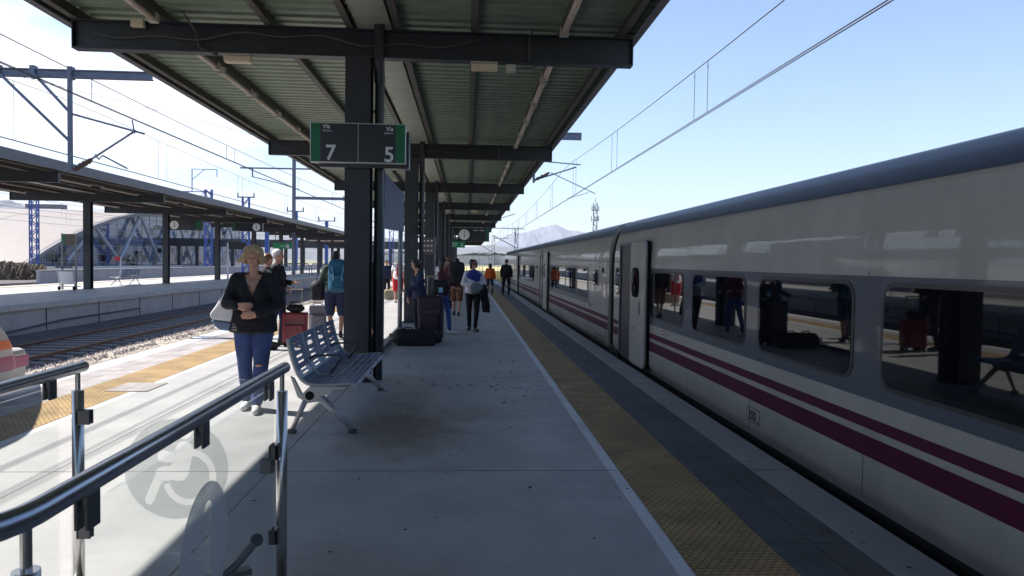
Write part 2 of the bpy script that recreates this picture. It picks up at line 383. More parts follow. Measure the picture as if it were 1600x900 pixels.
# ---------------------------------------------------------------- setting: ground, tracks, platforms
ZG = -1.0      # ballast level
ZR = -.85      # rail head
def sheet(name, x0, x1, y0, y1, z, mat, kind='structure', ny=1):
    mb = MB()
    for i in range(ny):
        a = y0+(y1-y0)*i/ny; b = y0+(y1-y0)*(i+1)/ny
        mb.add([(x0, a, z), (x1, a, z), (x1, b, z), (x0, b, z)], [(0, 1, 2, 3)])
    return mb.build(name, MAT[mat], kind=kind)
sheet('ground', -9000, 9000, -600, 14000, ZG-.06, 'terrain')
sheet('ballast_bed', -15.2, -5.2, -30, 400, ZG, 'ballast')
sheet('ballast_bed', 2.4, 14, -30, 400, ZG, 'ballast')
sheet('ballast_bed', -52, -23.4, -30, 400, ZG-.004, 'ballast')
sheet('dirt_verge', -300, -52, -30, 400, ZG-.004, 'dirt')
# ballast shoulder in between the tracks, with loose stones
mb = MB()
for i in range(5200):
    y = 13 + 40*random.random()**1.3; x = random.uniform(-9.9, -7.9); sz = random.uniform(.025, .055)
    z = ZG + .16*max(0, 1-abs(x+8.7)/1.0)+.01
    q = [Vector((random.uniform(-1, 1), random.uniform(-1, 1), random.uniform(-.7, .7))).normalized()*sz for _ in range(4)]
    c = Vector((x, y, z+sz*.3)); q = [Vector((sz, 0, -sz*.5)), Vector((-sz*.6, sz*.8, -sz*.4)), Vector((-sz*.5, -sz*.8, -sz*.5)), Vector((0, 0, sz*.8))]
    rt = Matrix.Rotation(random.uniform(0, 6.28), 3, 'Z') @ Matrix.Rotation(random.uniform(-.6, .6), 3, 'X')
    mb.add([c+rt @ p for p in q], [(0, 1, 3), (1, 2, 3), (2, 0, 3), (0, 2, 1)])
mb.build('loose_ballast', pm('stones', (.40, .34, .33), .9, var=.45, vscale=14), kind='stuff')
mb = MB(); mb.prism([(-9.8, ZG-.01), (-9.0, ZG+.15), (-8.4, ZG+.15), (-7.8, ZG-.01)], 'y', 8, 120); mb.build('ballast_shoulder', MAT['dirt'], kind='structure')
def track(xc, y0, y1, name='railway_track'):
    root = empty(name, (xc, y0, ZG)); root['kind'] = 'structure'
    mb = MB((xc, y0, ZG)); n = int(min(y1, 130)-y0)
    y = y0
    while y < min(y1, 130):
        mb.prism([(xc-1.3, ZG-.02), (xc-1.3, ZG+.045), (xc-.9, ZG+.06), (xc+.9, ZG+.06), (xc+1.3, ZG+.045), (xc+1.3, ZG-.02)], 'y', y-.13, y+.13); y += .62
    mb.build('sleepers', MAT['sleeper'], root)
    for s in (-1, 1):
        x = xc+s*.834; m2 = MB((xc, y0, ZG))
        m2.prism([(x-.07, ZG+.061), (x+.07, ZG+.061), (x+.06, ZG+.08), (x+.012, ZG+.09), (x+.012, ZR-.035), (x+.036, ZR-.03), (x+.034, ZR), (x-.034, ZR), (x-.036, ZR-.03), (x-.012, ZR-.035), (x-.012, ZG+.09), (x-.06, ZG+.08)], 'y', y0, y1)
        m2.build('rail', MAT['rail_steel'], root)
    return root
track(-7.0, -20, 300); track(-11.25, -20, 300); track(4.22, -20, 300)
track(-25.4, 0, 300); track(-31.5, 0, 300); track(-38, 0, 300)

# island platform under the near canopy
PE = 2.55; PW = -5.38; YE = 92
mb = MB()
mb.box(PW+.12, PE-.12, -22, YE, ZG-.1, -.22); mb.box(PW, PE, -22, YE, -.218, -.004); mb.build('platform_base', MAT['wall_conc'], kind='structure')
sheet('platform_floor', -3.83, 1.10, -22, YE, 0, 'platform')
sheet('white_line', 1.10, 1.185, -22, YE, 0.000, 'white_line'); sheet('white_line', -3.915, -3.83, -22, YE, 0.000, 'white_line')
sheet('tactile_paving', 1.185, 1.725, -22, YE, 0.003, 'tactile'); sheet('tactile_paving', -4.515, -3.915, -22, YE, 0.003, 'tactile')
sheet('edge_paving', 1.725, 2.22, -22, YE, 0, 'paving_dark'); sheet('edge_paving', -5.10, -4.515, -22, YE, 0, 'paving_left')
sheet('platform_coping', 2.22, PE, -22, YE, 0, 'coping'); sheet('platform_coping', PW, -5.10, -22, YE, 0, 'white_line')
# neighbouring platform
P2E = -14.3; P2W = -23.4
mb = MB(); mb.box(P2W+.1, P2E-.12, 5, 180, ZG-.1, -.2); mb.build('neighbour_platform_base', MAT['wall_conc'], kind='structure')
mb = MB(); mb.box(P2W, P2E, 5, 180, -.198, -.03); mb.prism([(P2W, -.03), (P2E, -.03), (P2E-.05, 0), (P2W+.05, 0)], 'y', 5, 180)
mb.build('neighbour_platform', MAT['platform_far'], kind='structure')
mb = MB()
for i in range(40): mb.box(P2E-.119, P2E-.10, 8+i*3.6, 8+i*3.6+.03, ZG, -.2)
mb.build('platform_wall_joint', MAT['print_black'], kind='structure')
sheet('tactile_paving', P2W+.9, P2W+1.5, 5, 180, .004, 'tactile')
mb = MB(); mb.tube([(P2E-.05, 12, ZG+.13), (P2E-.05, 24, ZG+.15), (P2E-.05, 27, ZG+.3), (P2E-.05, 33, ZG+.32)], .035, 6)
o = mb.build('cable_duct', MAT['cable']); tag(o, 'dark cable duct running low along the wall of the opposite platform', 'cable duct')
# mountains and far land
def ridge(name, y, prof, mat, depth, zb=-20, seed=0, sub=14):
    """prof: list of (x, height). a rolling massif with real depth"""
    mb = MB(); xs = []
    for i in range(len(prof)-1):
        for k in range(sub):
            t = k/sub; xs.append((prof[i][0]*(1-t)+prof[i+1][0]*t, prof[i][1]*(1-t)+prof[i+1][1]*t))
    xs.append(prof[-1]); m = 16; vs = []; fs = []
    for j in range(m+1):
        u = j/m; env = math.sin(math.pi*min(1, u*1.0)*.5)**.85 if u <= .7 else math.cos((u-.7)/.3*math.pi/2)**1.0
        e = env if u <= .7 else env*math.sin(math.pi*.35)**.85
        for (x, h) in xs:
            nn = noise.fractal(Vector((x*.004+seed, u*2.2, seed)), .9, 2.1, 5)
            vs.append((x+(u-.7)*120*noise.noise(Vector((x*.002, u, 3))), y+u*depth, zb+(h-zb)*e*(1+.30*nn*(1-u if u <= .7 else .3))/math.sin(math.pi*.35)**.85))
    n = len(xs)
    for j in range(m):
        for i in range(n-1): fs.append((j*n+i, j*n+i+1, (j+1)*n+i+1, (j+1)*n+i))
    mb.add(vs, fs); return mb.build(name, MAT[mat], smooth=False, kind='structure')
D = 9000
def px(u, v, d): return ((u-729)/1140*d, 1.58 + (409+.015*(u-729)-v)/1140*d)
ridge('mountain', D*.86, [px(u, v, D) for u, v in [(560, 412), (640, 405), (705, 396), (760, 390), (790, 368), (815, 362), (845, 353), (868, 351), (884, 356), (905, 361), (935, 364), (1000, 372), (1100, 392), (1250, 408)]], 'mountain', D*.2, seed=3)
D2 = 5200
ridge('mountain', D2*.86, [px(u, v, D2) for u, v in [(-700, 330), (-300, 322), (-60, 322), (40, 318), (90, 332), (200, 352), (330, 360), (420, 362), (520, 364), (600, 372), (640, 378), (700, 384), (760, 384), (830, 386), (960, 392), (1200, 396), (1500, 400)]], 'hill', D2*.2, seed=8)
# ---------------------------------------------------------------- canopies
ORD = ['first', 'second', 'third', 'fourth', 'fifth', 'sixth', 'seventh', 'eighth', 'ninth', 'tenth', 'eleventh', 'twelfth', 'thirteenth', 'fourteenth', 'fifteenth', 'sixteenth', 'seventeenth', 'eighteenth', 'nineteenth', 'twentieth']
BAY = 9.15; ZB = 4.2; ZBT = 4.57; ZRF = 4.72
def ibeam(mb, x0, x1, y, z0, z1, fl=.16):
    mb.box(x0, x1, y-fl/2, y+fl/2, z0, z0+.022); mb.box(x0, x1, y-fl/2, y+fl/2, z1-.022, z1); mb.box(x0+.0, x1-.0, y-.012, y+.012, z0+.022, z1-.022)
    mb.box(x0-.012, x0, y-fl/2, y+fl/2, z0, z1); mb.box(x1, x1+.012, y-fl/2, y+fl/2, z0, z1)
def corrug(mb, x0, x1, y0, y1, z, p=.25, d=.045):
    y = y0; pts = []
    while y < y1-1e-4:
        pts += [(y, z), (y+p*.5, z), (y+p*.62, z+d), (y+p*.88, z+d)]; y += p
    pts.append((y, z)); n = len(pts)
    mb.add([(x0, a, b) for a, b in pts]+[(x1, a, b) for a, b in pts], [(i, i+1, n+i+1, n+i) for i in range(n-1)])
    mb.add([(x0, a, b+.004) for a, b in pts]+[(x1, a, b+.004) for a, b in pts], [(i, i+1, n+i+1, n+i) for i in range(n-1)])
def hcol(mb, x, y, w_, d_, z0, z1):
    t = .02
    mb.box(x-w_/2, x+w_/2, y-d_/2, y-d_/2+t, z0, z1); mb.box(x-w_/2, x+w_/2, y+d_/2-t, y+d_/2, z0, z1); mb.box(x-t/2, x+t/2, y-d_/2+t, y+d_/2-t, z0, z1)
def canopy(xc, ys, y0, y1, label, zb=ZB, zt=ZBT, zr=ZRF, hw=3.57, sheetmat='roofsheet', pipes=True, colw=.32, cols=None, fh=.12):
    root = empty('platform_canopy', (xc, ys[0], 0), 0, label, 'canopy'); O = (xc, ys[0], 0)
    mb = MB(O); corrug(mb, xc-hw-.28, xc+hw+.10, y0, y1, zr); mb.build('roof_sheet', MAT[sheetmat], root)
    for sx in (-1, 1):
        mb = MB(O); x = xc+sx*hw + (.10 if sx > 0 else -.28)
        mb.box(x, x+sx*.05, y0-.03, y1+.03, zr-.10, zr+fh); mb.box(x-sx*.06, x, y0-.03, y1+.03, zr-.10, zr-.085); mb.build('fascia', MAT['fascia'], root)
    mb = MB(O); mb.box(xc-.02, xc+.40, y0, y1, zr-.115, zr-.10); mb.box(xc-.03, xc-.018, y0, y1, zr-.115, zr-.002); mb.box(xc+.398, xc+.41, y0, y1, zr-.115, zr-.002); mb.build('gutter', MAT['gutter'], root)
    for dx in (-3.55, -2.45, -1.15, -.12, .50, 1.48, 2.62, 3.42):
        mb = MB(O); x = xc+dx; mb.box(x-.045, x+.045, y0, y1, zt, zt+.012); mb.box(x-.008, x+.008, y0, y1, zt+.012, zr-.002); mb.build('purlin', MAT['purlin'], root)
    for y in ys:
        mb = MB(O); ibeam(mb, xc-hw, xc+hw, y, zb, zt-.002); b = mb.build('beam', MAT['beam'], root)
    for y in (cols or ys):
        mb = MB(O); hcol(mb, xc, y, colw, colw, .012, zb-.002); mb.box(xc-.22, xc+.22, y-.22, y+.22, .001, .013)
        mb.build('column', MAT['beam'], root)
        if pipes:
            mb = MB(O); mb.tube([(xc+.26, y+.02, zb-.30), (xc+.26, y+.02, .0)], .062, 14)
            mb.tube([(xc+.26, y-.10, zt+.1), (xc+.26, y-.10, zb-.05), (xc+.26, y+.02, zb-.30)], .07, 14)
            for z in (.5, 1.5, 2.5, 3.5): mb.tube([(xc+.26, y+.02, z), (xc+.26, y+.02, z+.05)], .07, 14); mb.box(xc+.02, xc+.2, y+.0, y+.03, z+.01, z+.035)
            mb.build('downpipe', MAT['beam'], root)
    return root
XC = -1.42
ysA = [BAY*n+.55 for n in range(0, 9)]
can1 = canopy(XC, ysA + [.55-BAY, .55-2*BAY], -20.0, ysA[-1]+.6, 'green corrugated platform canopy on dark steel beams over the near platform', cols=ysA + [.55-BAY, .55-2*BAY])
# cable along the near beams
for y, nm in ((ysA[1], 'nearest'), (ysA[2], 'second')):
    mb = MB((XC, ysA[0], 0)); pts = []
    for k in range(60):
        x = XC-3.3+k*.082; pts.append((x, y-.088-.012, 4.40-.05*math.sin(k*.17)-.03*math.sin(k*.5)))
    mb.tube(pts, .011, 6); mb.tube([(XC-2.1, y-.4, 4.6), (XC-2.05, y-.1, 4.45), (XC-2.0, y-.1, 4.25), (XC-1.8, y, 4.18)], .014, 6)
    mb.tube([(XC+2.25, y-.2, 4.6), (XC+2.2, y-.1, 4.5), (XC+2.2, y-.1, 4.22)], .012, 6); mb.build('cable', MAT['cable'], can1)
ysB = [ysA[-1]+4.5+k*4.4 for k in range(5)]
can1b = canopy(XC, ysB, ysA[-1]+2.2, ysB[-1]+1.5, 'far lower stretch of the near platform canopy with a brown underside', zb=3.72, zt=3.98, zr=4.10, hw=3.3, sheetmat='roofsheet2', cols=ysB[::2], pipes=False)
mb = MB(); mb.box(.98, 1.14, 84, 84.16, 0, 3.9); 
X2 = -18.2
ysC = [36.4+BAY*k-18.3 for k in range(0, 10)]
can2 = canopy(X2, ysC, 6, ysC[-1]+.6, 'canopy on dark columns over the neighbouring platform to the left', sheetmat='roofsheet2', pipes=False, fh=.24)
ysD = [ysC[-1]+4.5+BAY*k for k in range(3)]
can2b = canopy(X2, ysD, ysC[-1]+.7, ysD[-1]+1.5, 'far lower stretch of the left platform canopy with a brown underside', zb=3.75, zt=4.0, zr=4.12, hw=3.3, sheetmat='roofsheet2', pipes=False)
# fluorescent battens under the canopy
def batten(L):
    root = empty('fluorescent_light', (0, 0, 0), 0, '.', 'ceiling light')
    mb = MB(); mb.box(-.045, .045, -L/2+.09, L/2-.09, -.05, 0); a = mb.build('housing', MAT['purlin'], root)
    mb = MB(); mb.tube([(0, -L/2+.10, -.07), (0, L/2-.10, -.07)], .042, 10); mb.build('diffuser', MAT['tube'], root, smooth=True)
    for s in (-1, 1):
        mb = MB(); mb.box(-.055, .055, s*(L/2-.09)-.05, s*(L/2-.09)+.05, -.115, -.0); mb.build('end_cap', MAT['tube_cap'], root, bev=.006)
    return root
b5 = batten(1.62); bl = batten(3.4); used = set()
def put_light(src, x, y, z, label, group):
    if src.name not in used: o = src; used.add(src.name)
    else: o = dup(src)
    o.location = (x, y, z); o['label'] = label; o['group'] = group
    return o
sides = [(-2.45, 'left'), (2.62, 'right')]
for dx, sd in sides:
    for n in range(0, 8):
        ya, yb = ysA[n]+.25, ysA[n+1]-.25
        where = 'before the first beam' if n == 0 else f'in the {ORD[n].replace("nearest","first")} bay'
        if n <= 2:
            cnt = 5; src = b5
        else: cnt = 2; src = bl
        for k in range(cnt):
            y = ya + (k+.5)*(yb-ya)/cnt
            if n == 0 and k < 2: continue
            if sd == 'left' and n == 0 and k == 4: pass
            put_light(src, XC+dx, y, ZBT-.002, f'{ORD[k]} tube light on the {sd}, {where} under the near canopy', 'tube lights under the near canopy')
for dx, sd in sides:
    for n in range(1, 8):
        ya, yb = ysC[n]+.3, ysC[n+1]-.3
        for k in range(2):
            put_light(bl, X2+dx, ya+(k+.5)*(yb-ya)/2, ZBT-.002, f'{"near" if k == 0 else "far"} tube light on the {sd} in the {ORD[n]} bay of the left canopy', 'tube lights under the left canopy')
# emergency lamps under beams
em = empty('emergency_lamp', (0, 0, 0), 0, '.', 'lamp', 'small lamps under the canopy beams')
mb = MB(); mb.box(-.17, .17, -.06, .06, -.09, -.0); mb.build('diffuser', MAT['lampbox'], em, bev=.02)
mb = MB(); mb.box(-.18, .18, -.065, .065, 0, .018); mb.build('base', MAT['tube_cap'], em)
jb = empty('junction_box', (0, 0, 0), 0, 'grey junction box under the nearest canopy beam beside the lamp', 'junction box')
mb = MB(); mb.box(-.06, .06, -.05, .05, -.10, 0); mb.build('box', MAT['tube_cap'], jb, bev=.008)
mb = MB(); mb.tube([(.06, 0, -.04), (.3, 0, -.03), (.34, 0, .02)], .01, 6); mb.build('cable', MAT['cable'], jb)
jb.location = (.55, ysA[1], ZB-.02)
emspots = [(.20, 1, 'under the right half of the nearest beam'), (XC-1.55, 1, 'under the left half of the nearest beam'), (.35, 4, 'under the right half of the fourth beam'), (XC-1.5, 3, 'under the left half of the third beam')]
for i, (x, n, lab) in enumerate(emspots):
    o = em if i == 0 else dup(em); o.location = (x, ysA[n], ZB-.018); o['label'] = 'yellowed rectangular lamp ' + lab
jb2 = empty('junction_box', (XC-2.75, ysA[1]-.12, ZBT-.05), 0, 'pale junction box on the top of the nearest beam at its left end', 'junction box')
mb = MB(); mb.box(-.08, .08, -.04, .04, -.05, .05); mb.build('box', MAT['lampbox'], jb2, bev=.01)
# ---------------------------------------------------------------- text helper
def text(body, size, mat, parent, loc, rot=(R(90), 0, 0), name='lettering', ext=.001, align='LEFT', bold=0.0):
    cu = bpy.data.curves.new(name, 'FONT'); cu.body = body; cu.size = size; cu.extrude = ext; cu.align_x = align; cu.offset = bold
    o = bpy.data.objects.new(name+'_src', cu); TMP.collection.objects.link(o)
    dg = TMP.view_layers[0].depsgraph; dg.update(); me = bpy.data.meshes.new_from_object(o.evaluated_get(dg)); bpy.data.objects.remove(o)
    me.materials.clear(); me.materials.append(MAT[mat]); n = bpy.data.objects.new(name, me); C.objects.link(n)
    n.location = loc; n.rotation_euler = rot
    if parent: n.parent = parent
    return n
# ---------------------------------------------------------------- track number sign
SY = 9.33
sg = empty('platform_sign', (-1.38, SY, 3.05), 0, 'dark sign with green ends showing platforms 7 and 5 on the nearest column', 'sign')
O = (-1.38, SY, 3.05); X0, X1, Z0, Z1 = -1.975, -.785, 2.80, 3.30
mb = MB(O); mb.box(X0, X1, SY, SY+.10, Z0, Z1); mb.build('sign_frame', MAT['sign_frame'], sg, bev=.004)
mb = MB(O); mb.box(X0+.13, -1.382, SY-.004, SY, Z0+.012, Z1-.012); mb.box(-1.374, X1-.13, SY-.004, SY, Z0+.012, Z1-.012); mb.build('face_panel', MAT['sign_navy'], sg)
for a, b_ in ((X0+.01, X0+.13), (X1-.13, X1-.01)):
    mb = MB(O); mb.box(a, b_, SY-.0035, SY, Z0+.012, Z1-.012); mb.build('green_end', MAT['sign_green'], sg)
mb = MB(O); mb.box(X0+.09, X1+.035, SY+.11, SY+.30, Z0-.045, Z1-.08); mb.build('rear_box', MAT['sign_navy'], sg, bev=.006)
mb = MB(O)
for x in (-1.56, -1.26): mb.box(x, x+.03, SY+.1, SY+.28, Z1-.05, Z1-.02)
mb.build('bracket', MAT['beam'], sg)
for bd, sz, x, z, al, bo in (('7', .265, -1.80+.015, 2.836, 'LEFT', .004), ('5', .265, -.925, 2.826, 'RIGHT', .004), ('Vía', .075, X0+.155, 3.225, 'LEFT', .001), ('Platform', .034, X0+.155, 3.185, 'LEFT', 0), ('Vía', .075, X1-.155, 3.21, 'RIGHT', .001), ('Platform', .034, X1-.155, 3.17, 'RIGHT', 0)):
    text(bd, sz, 'sign_white', sg, (x-O[0], -.0045, z-O[2]), align=al, bold=bo)
# ---------------------------------------------------------------- clock boards and small signs
def clock(mbO, parent, x, y, z, r):
    mb = MB(mbO); mb.tube([(x, y, z), (x, y-.06, z)], r, 28); f = mb.build('clock', MAT['clock_face'], parent)
    mb = MB(mbO); mb.beam((x, y-.065, z), (x, y-.065, z+r*.75), .03, .01); mb.beam((x, y-.067, z), (x+r*.05, y-.067, z-r*.5), .04, .01); mb.build('clock_hand', MAT['print_black'], f)
    mb = MB(mbO); pts = [(x+r*math.cos(t), y-.03, z+r*math.sin(t)) for t in [2*math.pi*k/28 for k in range(29)]]; mb.tube(pts, .02, 6); mb.build('clock_rim', MAT['print_black'], f)
def board(x0, x1, y, z0, z1, cx, label, green=None, txt=True, hang=4.2, cr_=.36):
    O = ((x0+x1)/2, y, z0); rt = empty('departures_board', O, 0, label, 'departures board')
    mb = MB(O); mb.box(x0, x1, y, y+.25, z0, z1); mb.build('housing', MAT['sign_navy'], rt, bev=.01)
    clock(O, rt, cx, y-.002, (z0+z1)/2, cr_)
    if green:
        mb = MB(O); mb.box(green[0], green[1], y-.006, y-.001, z0+.03, z1-.03); mb.build('green_end', MAT['sign_green'], rt)
    mb = MB(O)
    for x in (x0+.3, x1-.3): mb.box(x-.03, x+.03, y+.1, y+.16, z1, hang)
    mb.build('hanger', MAT['beam'], rt)
    if txt:
        mb = MB(O)
        for k, xx in enumerate((x1-1.1, x1-.65)): mb.box(xx, xx+.32, y-.005, y-.001, z1-.18, z1-.13)
        mb.build('display_line', MAT['sign_white'], rt)
    return rt
board(-.60, 1.51, 49.5, 2.96, 3.86, -.18, 'dark departures board with a round clock hanging under the near canopy', green=(1.30, 1.49))
board(-19.08, -16.93, 48.0, 3.32, 3.97, -18.65, 'board with a clock at its left end under the left platform canopy', green=(-17.35, -16.98), txt=False, cr_=.27)
board(-16.97, -14.79, 54.0, 3.56, 4.15, -15.2, 'board with a clock at its right end under the left platform canopy', green=(-16.93, -16.72), txt=False, cr_=.27)
es = empty('exit_sign', (-.72, 58, 2.94), 0, 'green exit sign with a white arrow hanging far under the near canopy', 'sign')
mb = MB((-.72, 58, 2.94)); mb.box(-1.28, -.15, 58, 58.08, 2.69, 3.18); mb.build('panel', MAT['exit_green'], es, bev=.005)
mb = MB((-.72, 58, 2.94)); mb.box(-.42, -.34, 57.99, 58, 2.78, 3.1); mb.prism([(-.52, 2.92), (-.38, 2.76), (-.24, 2.92), (-.38, 2.87)], 'y', 57.985, 58); mb.box(-1.2, -.7, 57.99, 58, 2.98, 3.04); mb.box(-1.2, -.8, 57.99, 58, 2.82, 2.87); mb.build('pictogram', MAT['sign_white'], es)
mb = MB((-.72, 58, 2.94)); mb.box(-1.1, -1.05, 58, 58.05, 3.18, 4.3); mb.box(-.4, -.35, 58, 58.05, 3.18, 4.3); mb.build('hanger', MAT['beam'], es)
ip = empty('notice_stand', (-1.27, 24, 0), 0, 'brown information panel on posts between the columns behind the black suitcase', 'notice stand')
mb = MB((-1.27, 24, 0)); mb.box(-1.50, -1.04, 24, 24.05, 1.80, 2.34); mb.build('panel', MAT['sign_brown'], ip, bev=.006)
mb = MB((-1.27, 24, 0))
for k in range(3):
    for j in range(3): mb.box(-1.42+k*.12, -1.36+k*.12, 23.99, 24, 2.22-j*.16, 2.27-j*.16)
mb.build('printed_text', MAT['sign_white'], ip)
mb = MB((-1.27, 24, 0)); mb.box(-1.53, -1.49, 24.0, 24.05, 0, 2.38); mb.box(-1.05, -1.01, 24.0, 24.05, 0, 2.38); mb.build('post', MAT['steel_post'], ip)
fs_ = empty('exit_sign', (-17.2, 70, 2.6), 0, 'green exit sign hanging under the left platform canopy behind the brunette woman', 'sign')
mb = MB((-17.2, 70, 2.6)); mb.box(-18.2, -16.4, 70, 70.1, 2.55, 3.1); mb.build('panel', MAT['exit_green'], fs_)
mb = MB((-17.2, 70, 2.6)); mb.box(-17.5, -17.1, 69.98, 70, 2.75, 2.8); mb.box(-17.0, -16.7, 69.98, 70, 2.65, 2.95); mb.build('pictogram', MAT['sign_white'], fs_)
mb = MB((-17.2, 70, 2.6)); mb.box(-18.0, -17.95, 70, 70.05, 3.1, 4.0); mb.box(-16.6, -16.55, 70, 70.05, 3.1, 4.0); mb.build('hanger', MAT['beam'], fs_)
# glass screen with two posts behind the nearest column
gs = empty('glass_screen', (-1.42, 14.5, 0), 0, 'tall dark blue glass screen between two grey posts behind the nearest column', 'glass screen')
O = (-1.42, 14.5, 0)
for (x, y, r) in ((-1.385, 12.2, .028), (-1.51, 16.8, .052)):
    mb = MB(O); mb.tube([(x, y, 0), (x, y, 3.15)], r, 16); mb.build('post', MAT['steel_post'], gs, smooth=True)
mb = MB(O); mb.prism([(12.25, 2.12), (16.75, 2.24), (16.75, 3.1), (12.25, 3.1)], 'x', -1.46, -1.43); mb.build('glass_panel', MAT['panel_glass'], gs)
mb = MB(O); mb.box(-1.50, -1.42, 12.2, 16.8, .02, .08); mb.build('bottom_rail', MAT['steel_post'], gs)
# ---------------------------------------------------------------- bench
def make_bench(O=(0, 0, 0)):
    root = empty('bench', (0, 0, 0), 0, '.', 'bench')
    # local: length along Y 0..2.2, back at -X, seat front at +X
    prof = [(-.235, .86), (-.222, .78), (-.19, .66), (-.155, .56), (-.115, .49), (-.06, .45), (.03, .435), (.14, .437), (.25, .445), (.33, .452), (.37, .440), (.385, .415)]
    def interp(u):
        t = u*(len(prof)-1); i = min(int(t), len(prof)-2); f = t-i
        return Vector((prof[i][0]*(1-f)+prof[i+1][0]*f, 0, prof[i][1]*(1-f)+prof[i+1][1]*f))
    W = .535
    for k in range(4):
        y0 = .02+k*.548; mb = MB(); nU = 66; ys = [0, .07, .205, .255, .29, .34, .47, W] if False else [0, .15, W-.15, W]
        # slots across the width: rows open in u
        rows = []
        u = 0
        solid = lambda uu: not ((.06 < uu < .37 and ((uu-.06) % .0515) < .019))
        vs = []; fs = []
        for i in range(nU+1):
            p = interp(i/nU)
            for yy in ys: vs.append((p.x, y0+yy, p.z))
        n = len(ys)
        for i in range(nU):
            uu = (i+.5)/nU
            for j in range(n-1):
                if j == 1 and not solid(uu): continue
                fs.append((i*n+j, i*n+j+1, (i+1)*n+j+1, (i+1)*n+j))
        mb.add(vs, fs); o = mb.build('seat', MAT['bench_blue'], root)
        md = o.modifiers.new('t', 'SOLIDIFY'); md.thickness = .006; md.offset = 0
        for q in o.data.polygons: q.use_smooth = False
        # raised ribs over the seat
        mb = MB()
        for uu in (.62, .69, .76, .83, .90):
            p = interp(uu); mb.tube([(p.x, y0+.01, p.z+.003), (p.x, y0+W-.01, p.z+.003)], .008, 6)
        mb.build('seat_rib', MAT['bench_blue'], o)
    for k in range(5):
        y = .008+k*.548; mb = MB(); pts = [interp(i/24) for i in range(25)]
        mb.tube([(p.x, y, p.z) for p in pts], .017, 8); mb.build('divider', MAT['bench_grey'], root, smooth=True)
    mb = MB(); mb.tube([(-.03, -.02, .345), (-.03, 2.24, .345)], .052, 20); mb.build('crossbar', MAT['bench_grey'], root, smooth=True)
    for y in (-.021, 2.241):
        mb = MB(); mb.tube([(-.03, y, .345), (-.03, y+(.006 if y > 0 else -.006), .345)], .040, 20); mb.build('end_plug', MAT['rubber'], root)
    for y in (.0, 2.19):
        mb = MB()
        mb.prism([(-.10, .36), (-.17, .50), (-.205, .52), (-.14, .33), (-.05, .275), (.05, .29), (.14, .38), (.29, .405), (.31, .43), (.10, .43), (-.03, .43)], 'y', y-.022, y+.022)
        mb.build('bracket', MAT['bench_grey'], root, bev=.006)
        for (a, b_, wd) in (((-.07, .30), (-.19, .03), .036), ((.06, .33), (.355, .035), .05)):
            mb = MB(); mb.tube([(a[0], y, a[1]), ((a[0]+b_[0])/2, y, (a[1]+b_[1])/2+.0), (b_[0], y, b_[1])], wd*.72, 8, r1=wd*.5); l = mb.build('leg', MAT['bench_grey'], root, smooth=True)
            mb = MB(); mb.box(b_[0]-.035, b_[0]+.035, y-.03, y+.03, .0, .035); mb.build('foot', MAT['clamp'], l, bev=.006)
    for y in (.555, 1.65):
        mb = MB(); mb.tube([(-.175, y, .60), (-.10, y, .635), (.14, y, .645), (.165, y, .62), (.05, y, .46)], .011, 8); mb.build('armrest', MAT['clamp'], root, smooth=True)
    return root
b1 = make_bench(); b1.location = (-1.375, 6.70, 0); b1['label'] = 'blue perforated metal bench with four seats on the near platform beside the column'
b2 = dup(b1); b2.location = (-19.0, 43.3, 0); b2.rotation_euler = (0, 0, R(180)); b2['label'] = 'four seat metal bench seen on the left platform beyond the luggage trolley'
for o in (b1, b2): o['group'] = 'metal platform benches'
# ---------------------------------------------------------------- glass balustrade
bal = empty('glass_balustrade', (-1.34, 3.5, 0), 0, 'stainless steel handrails with glass panels around the opening in the foreground', 'balustrade')
O = (-1.34, 3.5, 0)
XR, XL, YB = -.865, -1.80, 3.5
def post(x, y):
    mb = MB(O); mb.tube([(x, y, .0), (x, y, .955)], .0255, 24); p = mb.build('post', MAT['stainless'], bal, smooth=False)
    for q in p.data.polygons: q.use_smooth = len(q.vertices) == 4
    mb = MB(O); mb.tube([(x, y, .955), (x, y, 1.045)], .011, 16); mb.build('pin', MAT['stainless'], p)
    mb = MB(O); mb.tube([(x, y, .001), (x, y, .035)], .05, 20); mb.tube([(x, y, .035), (x, y, .05)], .034, 20); mb.build('base_cover', MAT['stainless'], p)
post(XR, YB); post(XL, YB); post(XR, 1.485); post(XL, 1.485)
def rail(pts, nm='handrail'):
    mb = MB(O); mb.tube(pts, .027, 24); r_ = mb.build(nm, MAT['rail_blue'], bal, smooth=False)
    for q in r_.data.polygons: q.use_smooth = len(q.vertices) == 4
bend = [(XR-.22*(1-math.cos(t)), 1.52-.22*math.sin(t), 1.06) for t in [math.pi/2*k/8 for k in range(1, 9)]]
rail([(XR, YB+.05, 1.06), (XR, 1.52, 1.06)] + bend + [(XL+.22, 1.30, 1.06)] + [(XL+.22-.22*math.sin(t), 1.30+.22*(1-math.cos(t)), 1.06) for t in [math.pi/2*k/8 for k in range(1, 9)]] + [(XL, YB+.05, 1.06)])
def pane(verts_box, frost=False): 
    mb = MB(O); mb.box(*verts_box); return mb.build('glass_panel', MAT['glass'], bal)
g1 = pane((XR-.006, XR+.006, 1.66, 3.36, .10, 1.005))
g2 = pane((XL+.05, XR-.03, YB-.056, YB-.044, .20, 1.017))
g3 = pane((XL-.006, XL+.006, 1.66, 3.33, .10, 1.005))
